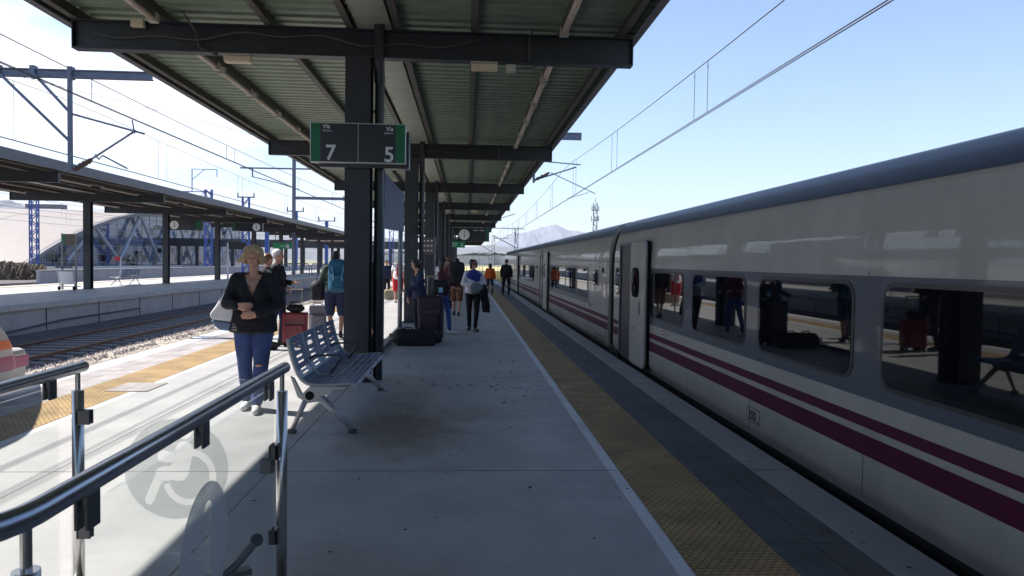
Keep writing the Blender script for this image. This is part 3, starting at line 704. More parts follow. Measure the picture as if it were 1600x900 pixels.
def clamps(x, y, z, ax, d):
    mb = MB(O)
    if ax == 'x': mb.box(x, x+d*.062, y-.020, y-.007, z-.033, z+.033); mb.box(x, x+d*.062, y+.007, y+.020, z-.033, z+.033); mb.box(x, x+d*.012, y-.02, y+.02, z-.033, z+.033)
    else: mb.box(x-.020, x-.007, y, y+d*.062, z-.033, z+.033); mb.box(x+.007, x+.020, y, y+d*.062, z-.033, z+.033); mb.box(x-.02, x+.02, y, y+d*.012, z-.033, z+.033)
    mb.build('glass_clamp', MAT['clamp'], bal, bev=.003)
for z in (.31, .84): clamps(XL+.024, YB-.05, z, 'x', 1); 
clamps(XR-.024, YB-.05, .61, 'x', -1)
for x in (XL, XR):
    for z in (.31, .70): clamps(x, YB-.16, z, 'y', 1) if x == XR else None
for x in (XR, XL):
    for y in (1.72, 2.45, 3.27):
        mb = MB(O); mb.box(x-.017, x-.007, y-.028, y+.028, .955, 1.04); mb.box(x+.007, x+.017, y-.028, y+.028, .955, 1.04); mb.box(x-.007, x+.007, y-.02, y+.02, 1.005, 1.04)
        mb.build('rail_clamp', MAT['clamp'], bal, bev=.003)
# frosted pictograms on the glass (built cell by cell from their outline)
def seg(p, a, b):
    ax, ay = a; bx, by = b; px_, py_ = p; dx, dy = bx-ax, by-ay; t = max(0, min(1, ((px_-ax)*dx+(py_-ay)*dy)/(dx*dx+dy*dy+1e-12)))
    return math.hypot(px_-ax-t*dx, py_-ay-t*dy)
def wheel_glyph(p):      # crop units, y down
    x, y = p
    if math.hypot(x-722, y-338) < 34: return True
    if seg(p, (722, 415), (705, 490)) < 34: return True
    if seg(p, (640, 435), (720, 440)) < 20: return True
    if seg(p, (640, 498), (710, 490)) < 26 or seg(p, (632, 500), (590, 590)) < 17: return True
    r_ = math.hypot(x-742, y-510); a = math.degrees(math.atan2(y-510, x-742))
    if 78 < r_ < 102 and (-85 < a < 165): return True
    return False
def walk_glyph(p):       # walking person, same units, centre 693,480
    x, y = p
    if ((x-672)/34)**2+((y-385)/34)**2 < 1: return True
    if seg(p, (690, 455), (700, 535)) < 29: return True
    if seg(p, (700, 450), (750, 475)) < 14 or seg(p, (750, 475), (790, 440)) < 13: return True
    if seg(p, (700, 540), (755, 585)) < 20 or seg(p, (755, 585), (775, 650)) < 17: return True
    if seg(p, (650, 560), (610, 650)) < 17 or seg(p, (684, 540), (650, 560)) < 15: return True
    return False
def decal(glyph, Rm, place, nm, mtl='frosted'):
    for inv, mt, nn in ((False, mtl, nm),):
        n = 110; vs = []; fs = []; idx = {}
        def vid(i, j):
            if (i, j) not in idx:
                idx[(i, j)] = len(vs); a = (i/n*2-1)*Rm; b = (j/n*2-1)*Rm
                rr = math.hypot(a, b)
                if rr > Rm: a *= Rm/rr; b *= Rm/rr
                vs.append(place(a, b))
            return idx[(i, j)]
        for i in range(n):
            for j in range(n):
                a = ((i+.5)/n*2-1); b = ((j+.5)/n*2-1)
                if a*a+b*b > 1: continue
                g = glyph((693+a*197, 480-b*180))
                if g != inv: continue
                fs.append((vid(i, j), vid(i+1, j), vid(i+1, j+1), vid(i, j+1)))
        mb = MB(O); mb.add(vs, fs); mb.build(nn, MAT[mt], bal)
decal(wheel_glyph, .235, lambda a, b: (-1.33+a, YB-.0585, .60+b), 'frosted_disc')
decal(walk_glyph, .23, lambda a, b: (XR+.0085, 2.46-a, .60+b), 'frosted_disc', 'frosted_pale')
# floor fitting at the foot of the balustrade
ff = empty('floor_stop', (-1.08, 3.40, 0), R(35), 'dark folded metal floor stop at the foot of the glass panel', 'floor stop')
mb = MB(); mb.box(-.10, .10, -.03, .03, .10, .13); mb.tube([(-.02, 0, .12), (.05, 0, .17), (.12, 0, .24)], .02, 10); mb.build('arm', MAT['clamp'], ff, bev=.004)
mb = MB(); mb.tube([(0, 0, 0), (0, 0, .11)], .02, 12); mb.build('stem', MAT['clamp'], ff)
mb = MB(); mb.ell((.13, 0, .25), .03, 12, 8); mb.build('knob', MAT['rubber'], ff)
# ---------------------------------------------------------------- train on the right
TX = 2.75; TC = 4.22
def rrect(y0, y1, z0, z1, r, n=6):
    pts = []
    for cx, cy, a0 in ((y1-r, z1-r, 0), (y0+r, z1-r, 90), (y0+r, z0+r, 180), (y1-r, z0+r, 270)):
        for k in range(n+1):
            a = R(a0+90*k/n); pts.append((cx+r*math.cos(a), cy+r*math.sin(a)))
    return pts
train = empty('passenger_train', (TC, 0, ZR), 0, 'white passenger train with two purple stripes standing at the near platform', 'train')
O = (TC, 0, ZR)
side = [(2.86, -.10), (2.80, 0.0), (TX, .08), (TX, .4), (TX, .8), (TX, 1.2), (TX, 1.56), (2.757, 1.75), (2.785, 1.95), (2.835, 2.125)]
roofp = [(2.835, 2.127), (2.885, 2.24), (2.98, 2.325), (3.15, 2.385), (3.5, 2.43), (3.9, 2.45), (TC, 2.455)]
def mirror(p): return [(2*TC-x, z) for x, z in reversed(p) if abs(x-TC) > 1e-6]
def extr(mb, prof, y0, y1, ny=1, wave=0):
    n = len(prof); vs = []; fs = []
    for j in range(ny+1):
        y = y0+(y1-y0)*j/ny
        for (x, z) in prof:
            vs.append((x, y, z))
    for j in range(ny):
        for i in range(n-1): fs.append((j*n+i, (j+1)*n+i, (j+1)*n+i+1, j*n+i+1))
    mb.add(vs, fs)
def carriage(y0, y1, wins, doors, small, blank=(), band=None):
    mb = MB(O); full = side + [(2.86, 2.19)] 
    prof = side[:-1] + [(2.835, 2.125)] + roofp[1:] ; prof = prof + mirror(prof)
    prof2 = prof
    mb.prism([(x, z) for x, z in prof2], 'y', y0, y1)
    body = mb.build('carriage', MAT['train_white'], train)
    for q in body.data.polygons: q.use_smooth = len(q.vertices) == 4 and abs(q.normal.z) < .999
    try: body.data.set_sharp_from_angle(angle=R(35))
    except Exception: pass
    rp = [(x-(.006 if x < TC else -.006), z+.006) for x, z in (roofp + mirror(roofp))]
    mb = MB(O); extr(mb, rp, y0-.001, y1+.001); r_ = mb.build('roof', MAT['train_roof'], body, smooth=True)
    def strip(nm, a, b, z0, z1, mt, off):
        mb = MB(O); mb.box(TX-off, TX+.001, a, b, z0, z1); return mb.build(nm, MAT[mt], body)
    segs = [(y0+.02, y1-.02)]
    for d in doors: segs = [s for sg_ in segs for s in ([(sg_[0], d[0]), (d[1], sg_[1])] if sg_[0] < d[0] < sg_[1] else [sg_])]
    for a, b in segs:
        strip('stripe', a, b, .483, .560, 'train_stripe', .003); strip('stripe', a, b, .292, .432, 'train_stripe', .003)
    if band: strip('window_band', band[0], band[1], .685, 1.525, 'train_band', .004)
    for (a, b, z0, z1, rr) in wins:
        mb = MB(O); mb.prism(rrect(a-.035, b+.035, z0-.03, z1+.03, rr+.03), 'x', TX-.009, TX-.003); f = mb.build('window', MAT['window_frame'], body)
        mb = MB(O); mb.prism(rrect(a, b, z0, z1, rr), 'x', TX-.012, TX-.0091); mb.build('pane', MAT['train_window'], f)
    for (a, b, z0, z1, rr) in small:
        mb = MB(O); mb.prism(rrect(a, b, z0, z1, rr), 'x', TX-.008, TX+.001); f = mb.build('window', MAT['window_frame'], body)
        mb = MB(O); mb.prism(rrect(a+.03, b-.03, z0+.03, z1-.03, max(.01, rr-.02)), 'x', TX-.011, TX-.0081); mb.build('pane', MAT['train_window'], f)
    # underframe
    mb = MB(O); mb.box(3.0, 2*TC-3.0, y0+.2, y1-.2, ZR+.25, -.05); mb.build('underframe', MAT['train_dark'], body)
    mb = MB(O); mb.box(2.86, 2.9, y0+.05, y1-.05, -.32, -.02); mb.build('skirt', MAT['train_dark'], body)
    return body
def panel_door(body, a, b, opening, off=.05):
    # plug door pushed out and slid beside its opening
    mb = MB(O); mb.box(TX-.007, TX+.0, opening[0], opening[1], .03, 1.93); mb.build('doorway', MAT['door_dark'], body)
    mb = MB(O)
    for y in (opening[1]-.06,): mb.box(TX-.035, TX-.0075, y, y+.06, .03, 1.95)
    mb.box(TX-.035, TX-.0075, opening[0], opening[1]-.06, 1.90, 1.95); mb.build('door_frame', MAT['steel_post'], body, bev=.006)
    mb = MB(O); mb.prism(rrect(a, b, .0, 1.93, .09), 'x', TX-off-.04, TX-off); d = mb.build('door', MAT['train_white'], body, bev=.008)
    mb = MB(O); mb.prism(rrect(a-.012, b-.01, -.01, 1.94, .10), 'x', TX-off, TX-.001); mb.build('door_seal', MAT['rubber'], d)
    yc = (a+b)/2+.12
    mb = MB(O); mb.prism(rrect(yc-.26, yc+.26, 1.06, 1.53, .15), 'x', TX-off-.044, TX-off-.0401); mb.build('window_frame', MAT['rubber'], d)
    mb = MB(O); mb.prism(rrect(yc-.21, yc+.21, 1.11, 1.48, .12), 'x', TX-off-.048, TX-off-.0441); mb.build('pane', MAT['train_window'], d)
    mb = MB(O); mb.box(TX-off-.046, TX-off-.041, a+.26, a+.34, .80, 1.0); mb.build('handle', MAT['window_frame'], d)
    mb = MB(O); mb.prism([(a+.62, .60), (a+.70, .57), (a+.62, .54)], 'x', TX-off-.042, TX-off-.0405); mb.build('arrow_mark', MAT['print_black'], d)
WZ = (.805, 1.46)
c1 = carriage(-.15, 13.45, [(9.10, 10.68, *WZ, .11), (7.03, 8.68, *WZ, .11), (5.03, 6.66, *WZ, .11), (2.75, 4.62, *WZ, .11), (.75, 2.4, *WZ, .11)], [(10.9, 12.8)], [(12.98, 13.32, 1.03, 1.52, .13)], band=(.2, 10.82))
panel_door(c1, 10.76, 11.72, (11.6, 12.85))
c0 = carriage(-13.9, -.6, [(-11.5+1.9*k, -9.9+1.9*k, *WZ, .11) for k in range(5)], [], [], band=(-12, -1.5))
c2 = carriage(13.95, 26.9, [(16.42, 18.0, *WZ, .03), (18.25, 19.95, *WZ, .03), (20.15, 21.85, *WZ, .03), (22.05, 23.85, *WZ, .03)], [(24.3, 26.2)], [(15.1, 15.7, 1.12, 1.46, .08), (14.45, 14.68, 1.39, 1.51, .05), (26.35, 26.6, 1.05, 1.5, .1)], band=(16.28, 24.1))
panel_door(c2, 24.2, 25.3, (25.2, 26.15))
c3 = carriage(27.35, 40.1, [(29.5+1.45*k, 30.8+1.45*k, *WZ, .05) for k in range(6)], [], [(28.2, 28.6, 1.35, 1.5, .04)])
panel_door(c3, 38.3, 39.2, (39.2, 39.7))
c4 = carriage(40.5, 53.3, [(42.0+1.45*k, 43.3+1.45*k, *WZ, .05) for k in range(6)], [], [])
for cc_, ys_ in ((c1, (2.6, 8.86, 4.83, 6.85)), (c2, (16.2, 18.12, 20.05, 21.95, 24.15)), (c0, (-3.0, -7.5)), (c3, (29.3, 34.5)), (c4, (41.5, 47))):
    mb = MB(O)
    for y in ys_: mb.box(TX-.0015, TX, y, y+.006, .0, .29)
    for y in ys_[::2]: mb.box(TX-.0015, TX, y, y+.006, 1.53, 1.56)
    mb.build('panel_seam', MAT['window_frame'], cc_)
mb = MB(O)
for y0_, y1_ in ((-.1, 13.4), (14.0, 26.85), (27.4, 40.05), (40.55, 53.2)): mb.box(2.8305, 2.834, y0_, y1_, 2.095, 2.11)
mb.build('rain_strip', MAT['window_frame'], train)
# gangways between the cars
for y0, y1 in ((13.45, 13.95), (26.9, 27.35), (40.1, 40.5)):
    mb = MB(O); p = [(x+.05 if x < TC else x-.05, z-.04) for x, z in (side+roofp[1:])]; p = p + mirror(p)
    mb.prism(p, 'y', y0, y1); mb.build('gangway', MAT['rubber'], train)
for y in (13.7, 27.1, 40.3):
    mb = MB(O); mb.box(2.80, 3.2, y-.5, y+.42, -.62, .13); mb.build('bogie_frame', MAT['train_dark'], train)
    for xw in (3.38, 4.92): mb = MB(O); mb.tube([(xw, y, ZR+.45), (xw+.14, y, ZR+.45)], .44, 28); mb.build('wheel', MAT['train_dark'], train)
# marks on the near carriage
mb = MB(O)
def frame(mb, y0, y1, z0, z1, t, x):
    mb.box(x-.001, x, y0, y1, z1-t, z1); mb.box(x-.001, x, y0, y1, z0, z0+t); mb.box(x-.001, x, y0, y0+t, z0, z1); mb.box(x-.001, x, y1-t, y1, z0, z1)
frame(mb, 6.60, 6.92, .085, .225, .007, TX-.002); mb.build('load_mark', MAT['print_black'], c1)
tx = text('200', .13, 'print_black', c1, (TX-.003-O[0], 6.88, .108-O[2]), (R(90), 0, R(-90)), bold=.001, ext=.0005)
mb = MB(O); mb.prism([(6.66, .12), (6.63, .10), (6.66, .09)], 'x', TX-.003, TX-.002); mb.build('arrow_mark', MAT['print_black'], c1)
mb = MB(O); mb.box(TX-.003, TX-.0, 9.93, 10.10, .60, .66); mb.build('red_label', MAT['red_label'], c1)
mb = MB(O)
for k in range(3): mb.box(TX-.004, TX-.003, 9.95+k*.05, 9.98+k*.05, .615, .645)
mb.build('label_print', MAT['sign_white'], c1)
mb = MB(O)
for k in range(9): mb.box(TX-.002, TX-.001, 14.2+k*.13, 14.27+k*.13, .10, .135)
mb.build('number_mark', MAT['print_black'], c2)
mb = MB(O)
for k in range(5): mb.box(TX-.002, TX-.001, 15.75+k*.09, 15.80+k*.09, .66, .70)
mb.build('number_mark', MAT['print_black'], c2)
mb = MB(O)
for z in (1.72,): mb.box(TX-.004, TX+.0, 14.2, 16.1, .02, .028); mb.box(TX-.0035, TX, 14.19, 14.198, .02, 1.6); mb.box(TX-.0035, TX, 16.1, 16.108, .60, 1.6)
mb.build('panel_joint', MAT['window_frame'], c2)
# ---------------------------------------------------------------- train end on the left
lt = empty('regional_train', (-7.05, 8, ZR), 0, 'rounded white train end with orange and magenta stripes at the far left', 'train')
OL = (-7.05, 8, ZR); LX = -5.62; LC = -7.05
def nose_y(z):   # outline of the front seen from the side
    pts = [(-.35, 9.25), (-.15, 9.5), (.05, 9.62), (.2, 9.66), (.45, 9.58), (.6, 9.48), (.85, 9.20), (1.2, 8.8), (1.6, 8.3), (2.1, 7.6), (2.5, 7.0), (2.75, 6.3)]
    for i in range(len(pts)-1):
        if z <= pts[i+1][0]: 
            t = (z-pts[i][0])/(pts[i+1][0]-pts[i][0]); return pts[i][1]*(1-t)+pts[i+1][1]*t
    return pts[-1][1]
def nose_shell(z0, z1, off=0, yb=-9, nz_=10, nm='body', mt='train_white', parent=None):
    mb = MB(OL); vs = []; fs = []; na = 24
    for j in range(nz_+1):
        z = z0+(z1-z0)*j/nz_; yt = nose_y(z)
        hw = 1.43 + off - max(0, z-2.1)**2*.9
        ring = [(LC+hw, yb), (LC+hw, yt-.25)]
        for k in range(na+1):
            a = math.pi*k/na; c_ = math.cos(a); s_ = math.sin(a)
            ring.append((LC+hw*math.copysign(abs(c_)**.55, c_), yt-.22+(.22+off)*abs(s_)**.8))
        ring += [(LC-hw, yt-.25), (LC-hw, yb)]
        vs += [(x, y, z) for x, y in ring]; m = len(ring)
    for j in range(nz_):
        for i in range(m-1): fs.append((j*m+i, j*m+i+1, (j+1)*m+i+1, (j+1)*m+i))
    if nm == 'body':
        fs += [tuple(range(nz_*m, (nz_+1)*m)), tuple(range(m-1, -1, -1))]
    mb.add(vs, fs); return mb.build(nm, MAT[mt], parent, smooth=True)
lb = nose_shell(-.35, 2.75, nz_=26, parent=lt)
nose_shell(.42, .535, .004, nm='orange_stripe', mt='orange_stripe', parent=lb, nz_=4)
nose_shell(.15, .33, .004, nm='magenta_stripe', mt='magenta_stripe', parent=lb, nz_=4)
nose_shell(1.25, 2.05, .004, nm='windscreen', mt='train_window', parent=lb, nz_=8, yb=6.6)
mb = MB(OL); mb.box(-8.2, -5.66, 9.0, 9.80, .0, .39); cvr = mb.build('coupler_cover', MAT['train_white'], lb, bev=.07)
mb = MB(OL); mb.box(-8.205, -5.655, 9.2, 9.806, .15, .30); mb.build('stripe', MAT['magenta_stripe'], cvr, bev=.01)
mb = MB(OL); mb.prism(rrect(3.0, 9.05, .10, 2.0, .3), 'x', LX+.006, LX+.008) if False else mb.box(-8.3, -5.9, -8.8, 9.0, ZR+.2, -.35); mb.build('underframe', MAT['train_dark'], lb)
mb = MB(OL)
for y in (6.8, 4.6): mb.tube([(-6.3, y, ZR+.45), (-6.16, y, ZR+.45)], .45, 28)
mb.build('wheel', MAT['train_dark'], lb)
# ---------------------------------------------------------------- overhead line
WG = 'catenary of the four tracks'
def catenary(x, zc, zm, y0, y1, sup, label, dbl=True, r=.009, sag=.35, pitch=9.2, dy=.0):
    root = empty('overhead_wire', (x, sup[0], zc), 0, label, 'overhead wire'); O = (x, sup[0], zc)
    mb = MB(O); mb.tube([(x, y0, zc), (x, y1, zc)], r, 5)
    if dbl: mb.tube([(x+.05, y0, zc+.0), (x+.05, y1, zc)], r, 5)
    mb.build('contact_wire', MAT['wire'], root)
    mb = MB(O); pts = []; sp = sup[1]-sup[0]
    def mz(y):
        t = ((y-sup[0]) % sp)/sp; return zm - sag*4*t*(1-t)
    y = y0
    while y <= y1: pts.append((x, y, mz(y))); y += 2.5
    mb.tube(pts, r, 5); mb.build('messenger_wire', MAT['wire'], root)
    y = y0+3; k = 0
    while y < min(y1, 150):
        for d in (0, .75):
            mb = MB(O); mb.tube([(x, y+d, zc), (x, y+d, mz(y+d))], .006, 4)
            c = (x, y+d, mz(y+d)-.06); mb.tube([(c[0], c[1], c[2]), (c[0], c[1]+.04, c[2]-.05), (c[0], c[1], c[2]-.1)], .005, 4)
            mb.build('dropper', MAT['wire'], root)
        y += pitch; k += 1
    return root
catenary(4.22, 4.29, 5.75, 2, 330, (31, 86), 'contact and messenger wires over the white train on the right', sag=.62, pitch=7.8)
catenary(-7.0, 4.45, 5.3, 2, 330, (-9, 46), 'nearest pair of wires crossing the upper left sky above the left train', sag=.45, pitch=8.4)
catenary(-11.3, 4.43, 6.0, 6, 330, (22, 77), 'wires over the track beside the left platform wall', sag=.45, pitch=9.3)
for x, zc, zm, lab in ((-25.4, 4.5, 5.9, 'wires over the first track beyond the left platform'), (-31.5, 4.5, 6.1, 'wires over the second track beyond the left platform'), (-38, 4.5, 6.1, 'wires over the third track beyond the left platform')):
    catenary(x, zc, zm, 30, 330, (40, 95), lab, sag=.5, pitch=13, dbl=False, r=.012)
fw = MB(); fw.tube([(-16, 20, 7.2), (-9.2, 30, 6.7), (-3, 60, 6.9)], .008, 5); o = fw.build('overhead_wire', MAT['wire']); tag(o, 'single slack wire reaching across to the left gantry arm', 'overhead wire')
fw = MB(); fw.tube([(-8.6, y, 7.05) for y in range(4, 200, 14)], .011, 5); o = fw.build('overhead_wire', MAT['wire']); tag(o, 'feeder wire running above the end of the left gantry arm', 'overhead wire')
def cantilever(root, O, xp, y, ztop, zbot, wx, zc, zm, s):
    """drop post at xp; registration arm reaching towards the wire at wx"""
    mb = MB(O); mb.beam((xp, y, ztop), (xp, y, zbot), .10, .10); mb.build('drop_post', MAT['mast_grey'], root)
    mb = MB(O); mb.tube([(xp, y, zbot+.1), (wx+s*.35, y, zm-.05)], .03, 8); mb.tube([(xp, y, zm+.18), (wx+s*.55, y, zm+.05)], .024, 8); mb.tube([(xp+s*.7, y, zbot+.45), (wx+s*1.2, y, zc+.25)], .018, 6); mb.tube([(wx+s*.9, y, zc+.3), (wx, y, zc+.02)], .014, 6)
    mb.build('cantilever_arm', MAT['mast_grey'], root)
    for a, b_ in (((xp+s*.08, zbot+.13), (xp+s*.62, zbot+.42)),):
        mb = MB(O)
        for k in range(7):
            t = k/6; mb.ell((a[0]*(1-t)+b_[0]*t, y, a[1]*(1-t)+b_[1]*t), .075 if k % 2 else .055, 10, 6)
        mb.tube([(a[0], y, a[1]), (b_[0], y, b_[1])], .04, 8); mb.build('insulator', MAT['insulator'], root, smooth=True)
def gantry(mx, y, x_end, dirs, label, zarm=6.77, drops=(), base=0.0, top=8.2, bh=.13):
    O = (mx, y, base); root = empty('catenary_mast', O, 0, label, 'mast')
    mb = MB(O); mb.box(mx-.16, mx+.16, y-.14, y-.115, base, top); mb.box(mx-.16, mx+.16, y+.115, y+.14, base, top); mb.box(mx-.015, mx+.015, y-.115, y+.115, base, top); mb.build('mast', MAT['mast_grey'], root)
    mb = MB(O); mb.box(min(mx, x_end), max(mx, x_end), y-.16, y-.12+.02, zarm-bh, zarm+bh); mb.box(min(mx, x_end), max(mx, x_end), y-.2, y-.04, zarm+bh, zarm+bh+.02); mb.box(min(mx, x_end), max(mx, x_end), y-.2, y-.04, zarm-bh-.02, zarm-bh); mb.build('crossarm', MAT['mast_grey'], root)
    for (xp, zb_, wx, zc, zm, s) in drops:
        cantilever(root, O, xp, y-.22, zarm+.22, zb_, wx, zc, zm, s)
        mb = MB(O); d = -1
        mb.beam((xp-1.4, y-.22, zarm), (xp, y-.22, zb_+.65), .045); mb.beam((xp-.75, y-.22, zarm), (xp, y-.22, zarm-1.25), .045)
        for q in (xp-1.4, xp-.75, xp): mb.box(q-.05, q+.05, y-.24, y-.10, zarm-.2, zarm+.26)
        mb.build('brace', MAT['mast_grey'], root)
    return root
g1_ = gantry(-15.2, 16, -6.62, 1, 'grey mast with a long horizontal arm and drop post above the left canopy', zarm=5.36, top=6.6, bh=.06)
O = (-15.2, 16, 0)
mb = MB(O); mb.beam((-8.25, 15.8, 5.48), (-8.25, 15.8, 3.35), .075); mb.build('drop_post', MAT['mast_grey'], g1_)
mb = MB(O); mb.beam((-9.7, 15.8, 5.36), (-8.25, 15.8, 3.95), .05); mb.beam((-9.0, 15.8, 5.36), (-8.25, 15.8, 4.55), .05)
for q in (-9.7, -9.0, -8.25): mb.box(q-.05, q+.05, 15.78, 15.92, 5.24, 5.50)
mb.build('brace', MAT['mast_grey'], g1_)
mb = MB(O); mb.tube([(-8.2, 15.8, 4.52), (-6.75, 15.8, 4.15)], .022, 8); mb.tube([(-7.9, 15.8, 3.55), (-6.95, 15.8, 4.2)], .024, 8); mb.tube([(-7.75, 15.8, 3.70), (-7.68, 15.8, 3.60), (-7.6, 15.8, 3.68), (-7.1, 15.8, 3.42)], .018, 6); mb.tube([(-6.95, 15.8, 4.15), (-7.0, 15.8, 4.43)], .016, 6); mb.build('cantilever_arm', MAT['mast_grey'], g1_)
mb = MB(O)
for k in range(9):
    t = k/8; mb.ell((-8.15*(1-t)-7.85*t, 15.8, 3.38*(1-t)+3.58*t), .065 if k % 2 else .048, 10, 6)
mb.build('insulator', MAT['insulator'], g1_, smooth=True)
gantry(-17.9, 77, -8.9, 1, 'tall grey mast on the left platform seen beside the nearest column', drops=[(-11.4, 4.6, -7.2, 4.45, 5.5, 1)], zarm=7.9, top=12)
gg = gantry(-1.42, 31, 4.79, 1, 'mast whose crossarm end sticks out past the right edge of the near canopy', drops=[(2.78, 4.95, 4.22, 4.29, 5.7, 1)], zarm=6.95)
mb = MB((-1.42, 31, 0)); mb.tube([(-1.5, 31, 5.36), (-9.4, 31, 5.33)], .035, 8); mb.tube([(-8.9, 31, 5.33), (-8.9, 31, 4.95)], .03, 6); mb.tube([(-8.9, 31, 4.97), (-7.9, 31, 4.75), (-7.0, 31, 4.48)], .022, 6); mb.tube([(-9.4, 31, 5.33), (-8.5, 31, 5.85)], .008, 4); mb.build('cantilever_arm', MAT['mast_grey'], gg)
def lattice(O, h, w_=.5, mat='post_blue', seg_=1.0):
    mb = MB(O); x, y, z = O; a = w_/2
    for sx in (-1, 1):
        for sy in (-1, 1): mb.beam((x+sx*a, y+sy*a*.6, z), (x+sx*a, y+sy*a*.6, z+h), .07*w_/.5)
    n = int(h/seg_); 
    for k in range(n):
        za = z+k*h/n; zb_ = z+(k+1)*h/n; s = 1 if k % 2 else -1
        for sy in (-1, 1): mb.beam((x-s*a, y+sy*a*.6, za), (x+s*a, y+sy*a*.6, zb_), .05*w_/.5)
        for sx in (-1, 1): mb.beam((x+sx*a, y-s*a*.6, za), (x+sx*a, y+s*a*.6, zb_), .05*w_/.5)
    return mb
def blue_mast(u, ybase, vtop, label, w_=.7, solid=False, tbar=False, y=None, gantryarm=None):
    d = Vector(((u-800)/Fpx, 0, -1)); wd = co.matrix_world.to_3x3() @ Vector(((u-800)/Fpx, (450-ybase)/Fpx, -1)); t = (ZG-CAMH)/wd.z
    if y: t = y/wd.y
    X, Y = wd.x*t, wd.y*t; wt = co.matrix_world.to_3x3() @ Vector(((u-800)/Fpx, (450-vtop)/Fpx, -1)); zt = CAMH+wt.z*Y/wt.y; O = (X, Y, ZG)
    root = empty('catenary_mast', O, 0, label, 'mast', 'blue masts beyond the left platform')
    if solid: mb = MB(O); mb.box(X-w_/2, X+w_/2, Y-w_/2, Y+w_/2, ZG, zt)
    else: mb = lattice(O, zt-ZG, w_)
    mb.build('mast', MAT['post_blue'], root)
    if tbar:
        k = Y/1140; mb = MB(O); mb.box(X-13*k, X+13*k, Y-.08, Y+.08, zt, zt+.15); mb.build('crossbar', MAT['mast_grey'], root)
        for s in (-1, 1):
            mb = MB(O); mb.tube([(X+s*12*k, Y, zt+.15), (X+s*12*k, Y, zt+7*k)], 1.0*k, 8); mb.build('insulator', MAT['insulator'], root)
    if gantryarm:
        mb = MB(O)
        for z in (zt-.4, zt-.05-2.2): mb.beam((X+.6, Y, z), (X-gantryarm, Y, z), .14)
        n = 9
        for q in range(n): 
            a = X+.6-(gantryarm+.6)*q/n; b_ = X+.6-(gantryarm+.6)*(q+1)/n; mb.beam((a, Y, zt-.4 if q % 2 else zt-2.25), (b_, Y, zt-2.25 if q % 2 else zt-.4), .08)
        mb.build('portal_beam', MAT['post_blue'], root)
        mb = MB(O); mb.beam((X-2.6, Y, zt-.3), (X-2.6, Y, zt+3.2), .12); mb.beam((X-2.6, Y, zt+3.2), (X+1.3, Y, zt+3.2), .1); mb.beam((X+1.3, Y, zt+3.2), (X+1.3, Y, zt+2), .1); mb.beam((X-2.6, Y, zt+1.5), (X-.6, Y, zt+3.2), .08); mb.build('bracket', MAT['post_blue'], root)
    return root
blue_mast(54, 431, 306, 'blue lattice mast in front of the cream station roof at the far left', .85)
blue_mast(326, 428, 296, 'blue lattice mast with a portal beam in front of the station glass front', 1.0, gantryarm=11)
blue_mast(384, 432, 309, 'blue lattice mast with two insulators behind the blonde woman', .8, tbar=True, y=95)
blue_mast(165, 425, 345, 'blue lattice mast standing before the glass station front near the platform column', .8, y=125)
blue_mast(417, 420, 345, 'thin solid blue mast just right of the blonde woman', .55, solid=True, y=120)
blue_mast(461, 425, 331, 'thick solid blue mast with insulators beside the grey mast', .62, solid=True, tbar=True, y=105)
blue_mast(510, 425, 346, 'blue mast with insulators near the left edge of the nearest column', .5, solid=True, tbar=True, y=125)
blue_mast(611, 430, 356, 'slim blue mast seen through the gap right of the downpipe', .7, y=130)
# far masts on the right
def grey_mast(u, vb, vt, label, y, arm=None):
    r_ = co.matrix_world.to_3x3(); wd = r_ @ Vector(((u-800)/Fpx, (450-vb)/Fpx, -1)); wt = r_ @ Vector(((u-800)/Fpx, (450-vt)/Fpx, -1))
    X = wd.x*y/wd.y; zt = CAMH+wt.z*y/wt.y; O = (X, y, ZG); root = empty('catenary_mast', O, 0, label, 'mast', 'lattice masts beyond the platform end')
    lattice(O, zt-ZG, .38, seg_=.55).build('mast', MAT['mast_grey'], root)
    if arm:
        mb = MB(O)
        for (x0, z0, x1, z1) in arm: mb.tube([(X+x0, y, z0), (X+x1, y, z1)], .05, 6)
        mb.build('cantilever_arm', MAT['mast_grey'], root)
    return root
grey_mast(806, 432, 354, 'lattice mast with a cantilever above the far end of the white train', 86, arm=[(-3.2, 5.6, 1.0, 5.55), (-2.8, 4.75, 0, 3.3), (-3.0, 6.4, -.2, 7.3), (-.2, 5.5, 0, 4)])
grey_mast(770, 425, 368, 'slim lattice mast beyond the end of the platform', 110, arm=[(-2.6, 4.6, 0, 3.0), (0, 5.2, 2.4, 5.2)])
grey_mast(764, 425, 392, 'shorter distant mast to the left of the slim lattice mast', 190, arm=[(0, 2.2, 7, 2.2)])
grey_mast(748, 425, 392, 'far thin mast close to the end post of the canopy', 200)
grey_mast(738, 425, 392, 'farthest thin mast beside the dark end post', 230)
# telecom tower
tw = empty('telecom_tower', (70.5, 400, ZG), 0, 'tall lattice telecom tower with antennas behind the train roof', 'tower'); O = (70.5, 400, ZG)
lattice(O, 36, 2.0, seg_=2.2).build('mast', MAT['mast_grey'], tw)
for z, n in ((31.0, 6), (25.5, 5)):
    mb = MB(O); mb.tube([(70.5, 400, z), (70.5, 400, z+.25)], 2.1, 12); mb.build('platform', MAT['mast_grey'], tw)
    for k in range(n):
        a = 2*math.pi*k/n+.3; mb = MB(O); x = 70.5+2.1*math.cos(a); y = 400+2.1*math.sin(a); mb.box(x-.22, x+.22, y-.2, y+.2, z-.4, z+2.4); mb.build('antenna', MAT['sign_frame'], tw)
mb = MB(O); mb.tube([(70.5, 400, 35), (70.5, 400, 38)], .15, 6); mb.build('lightning_rod', MAT['mast_grey'], tw)
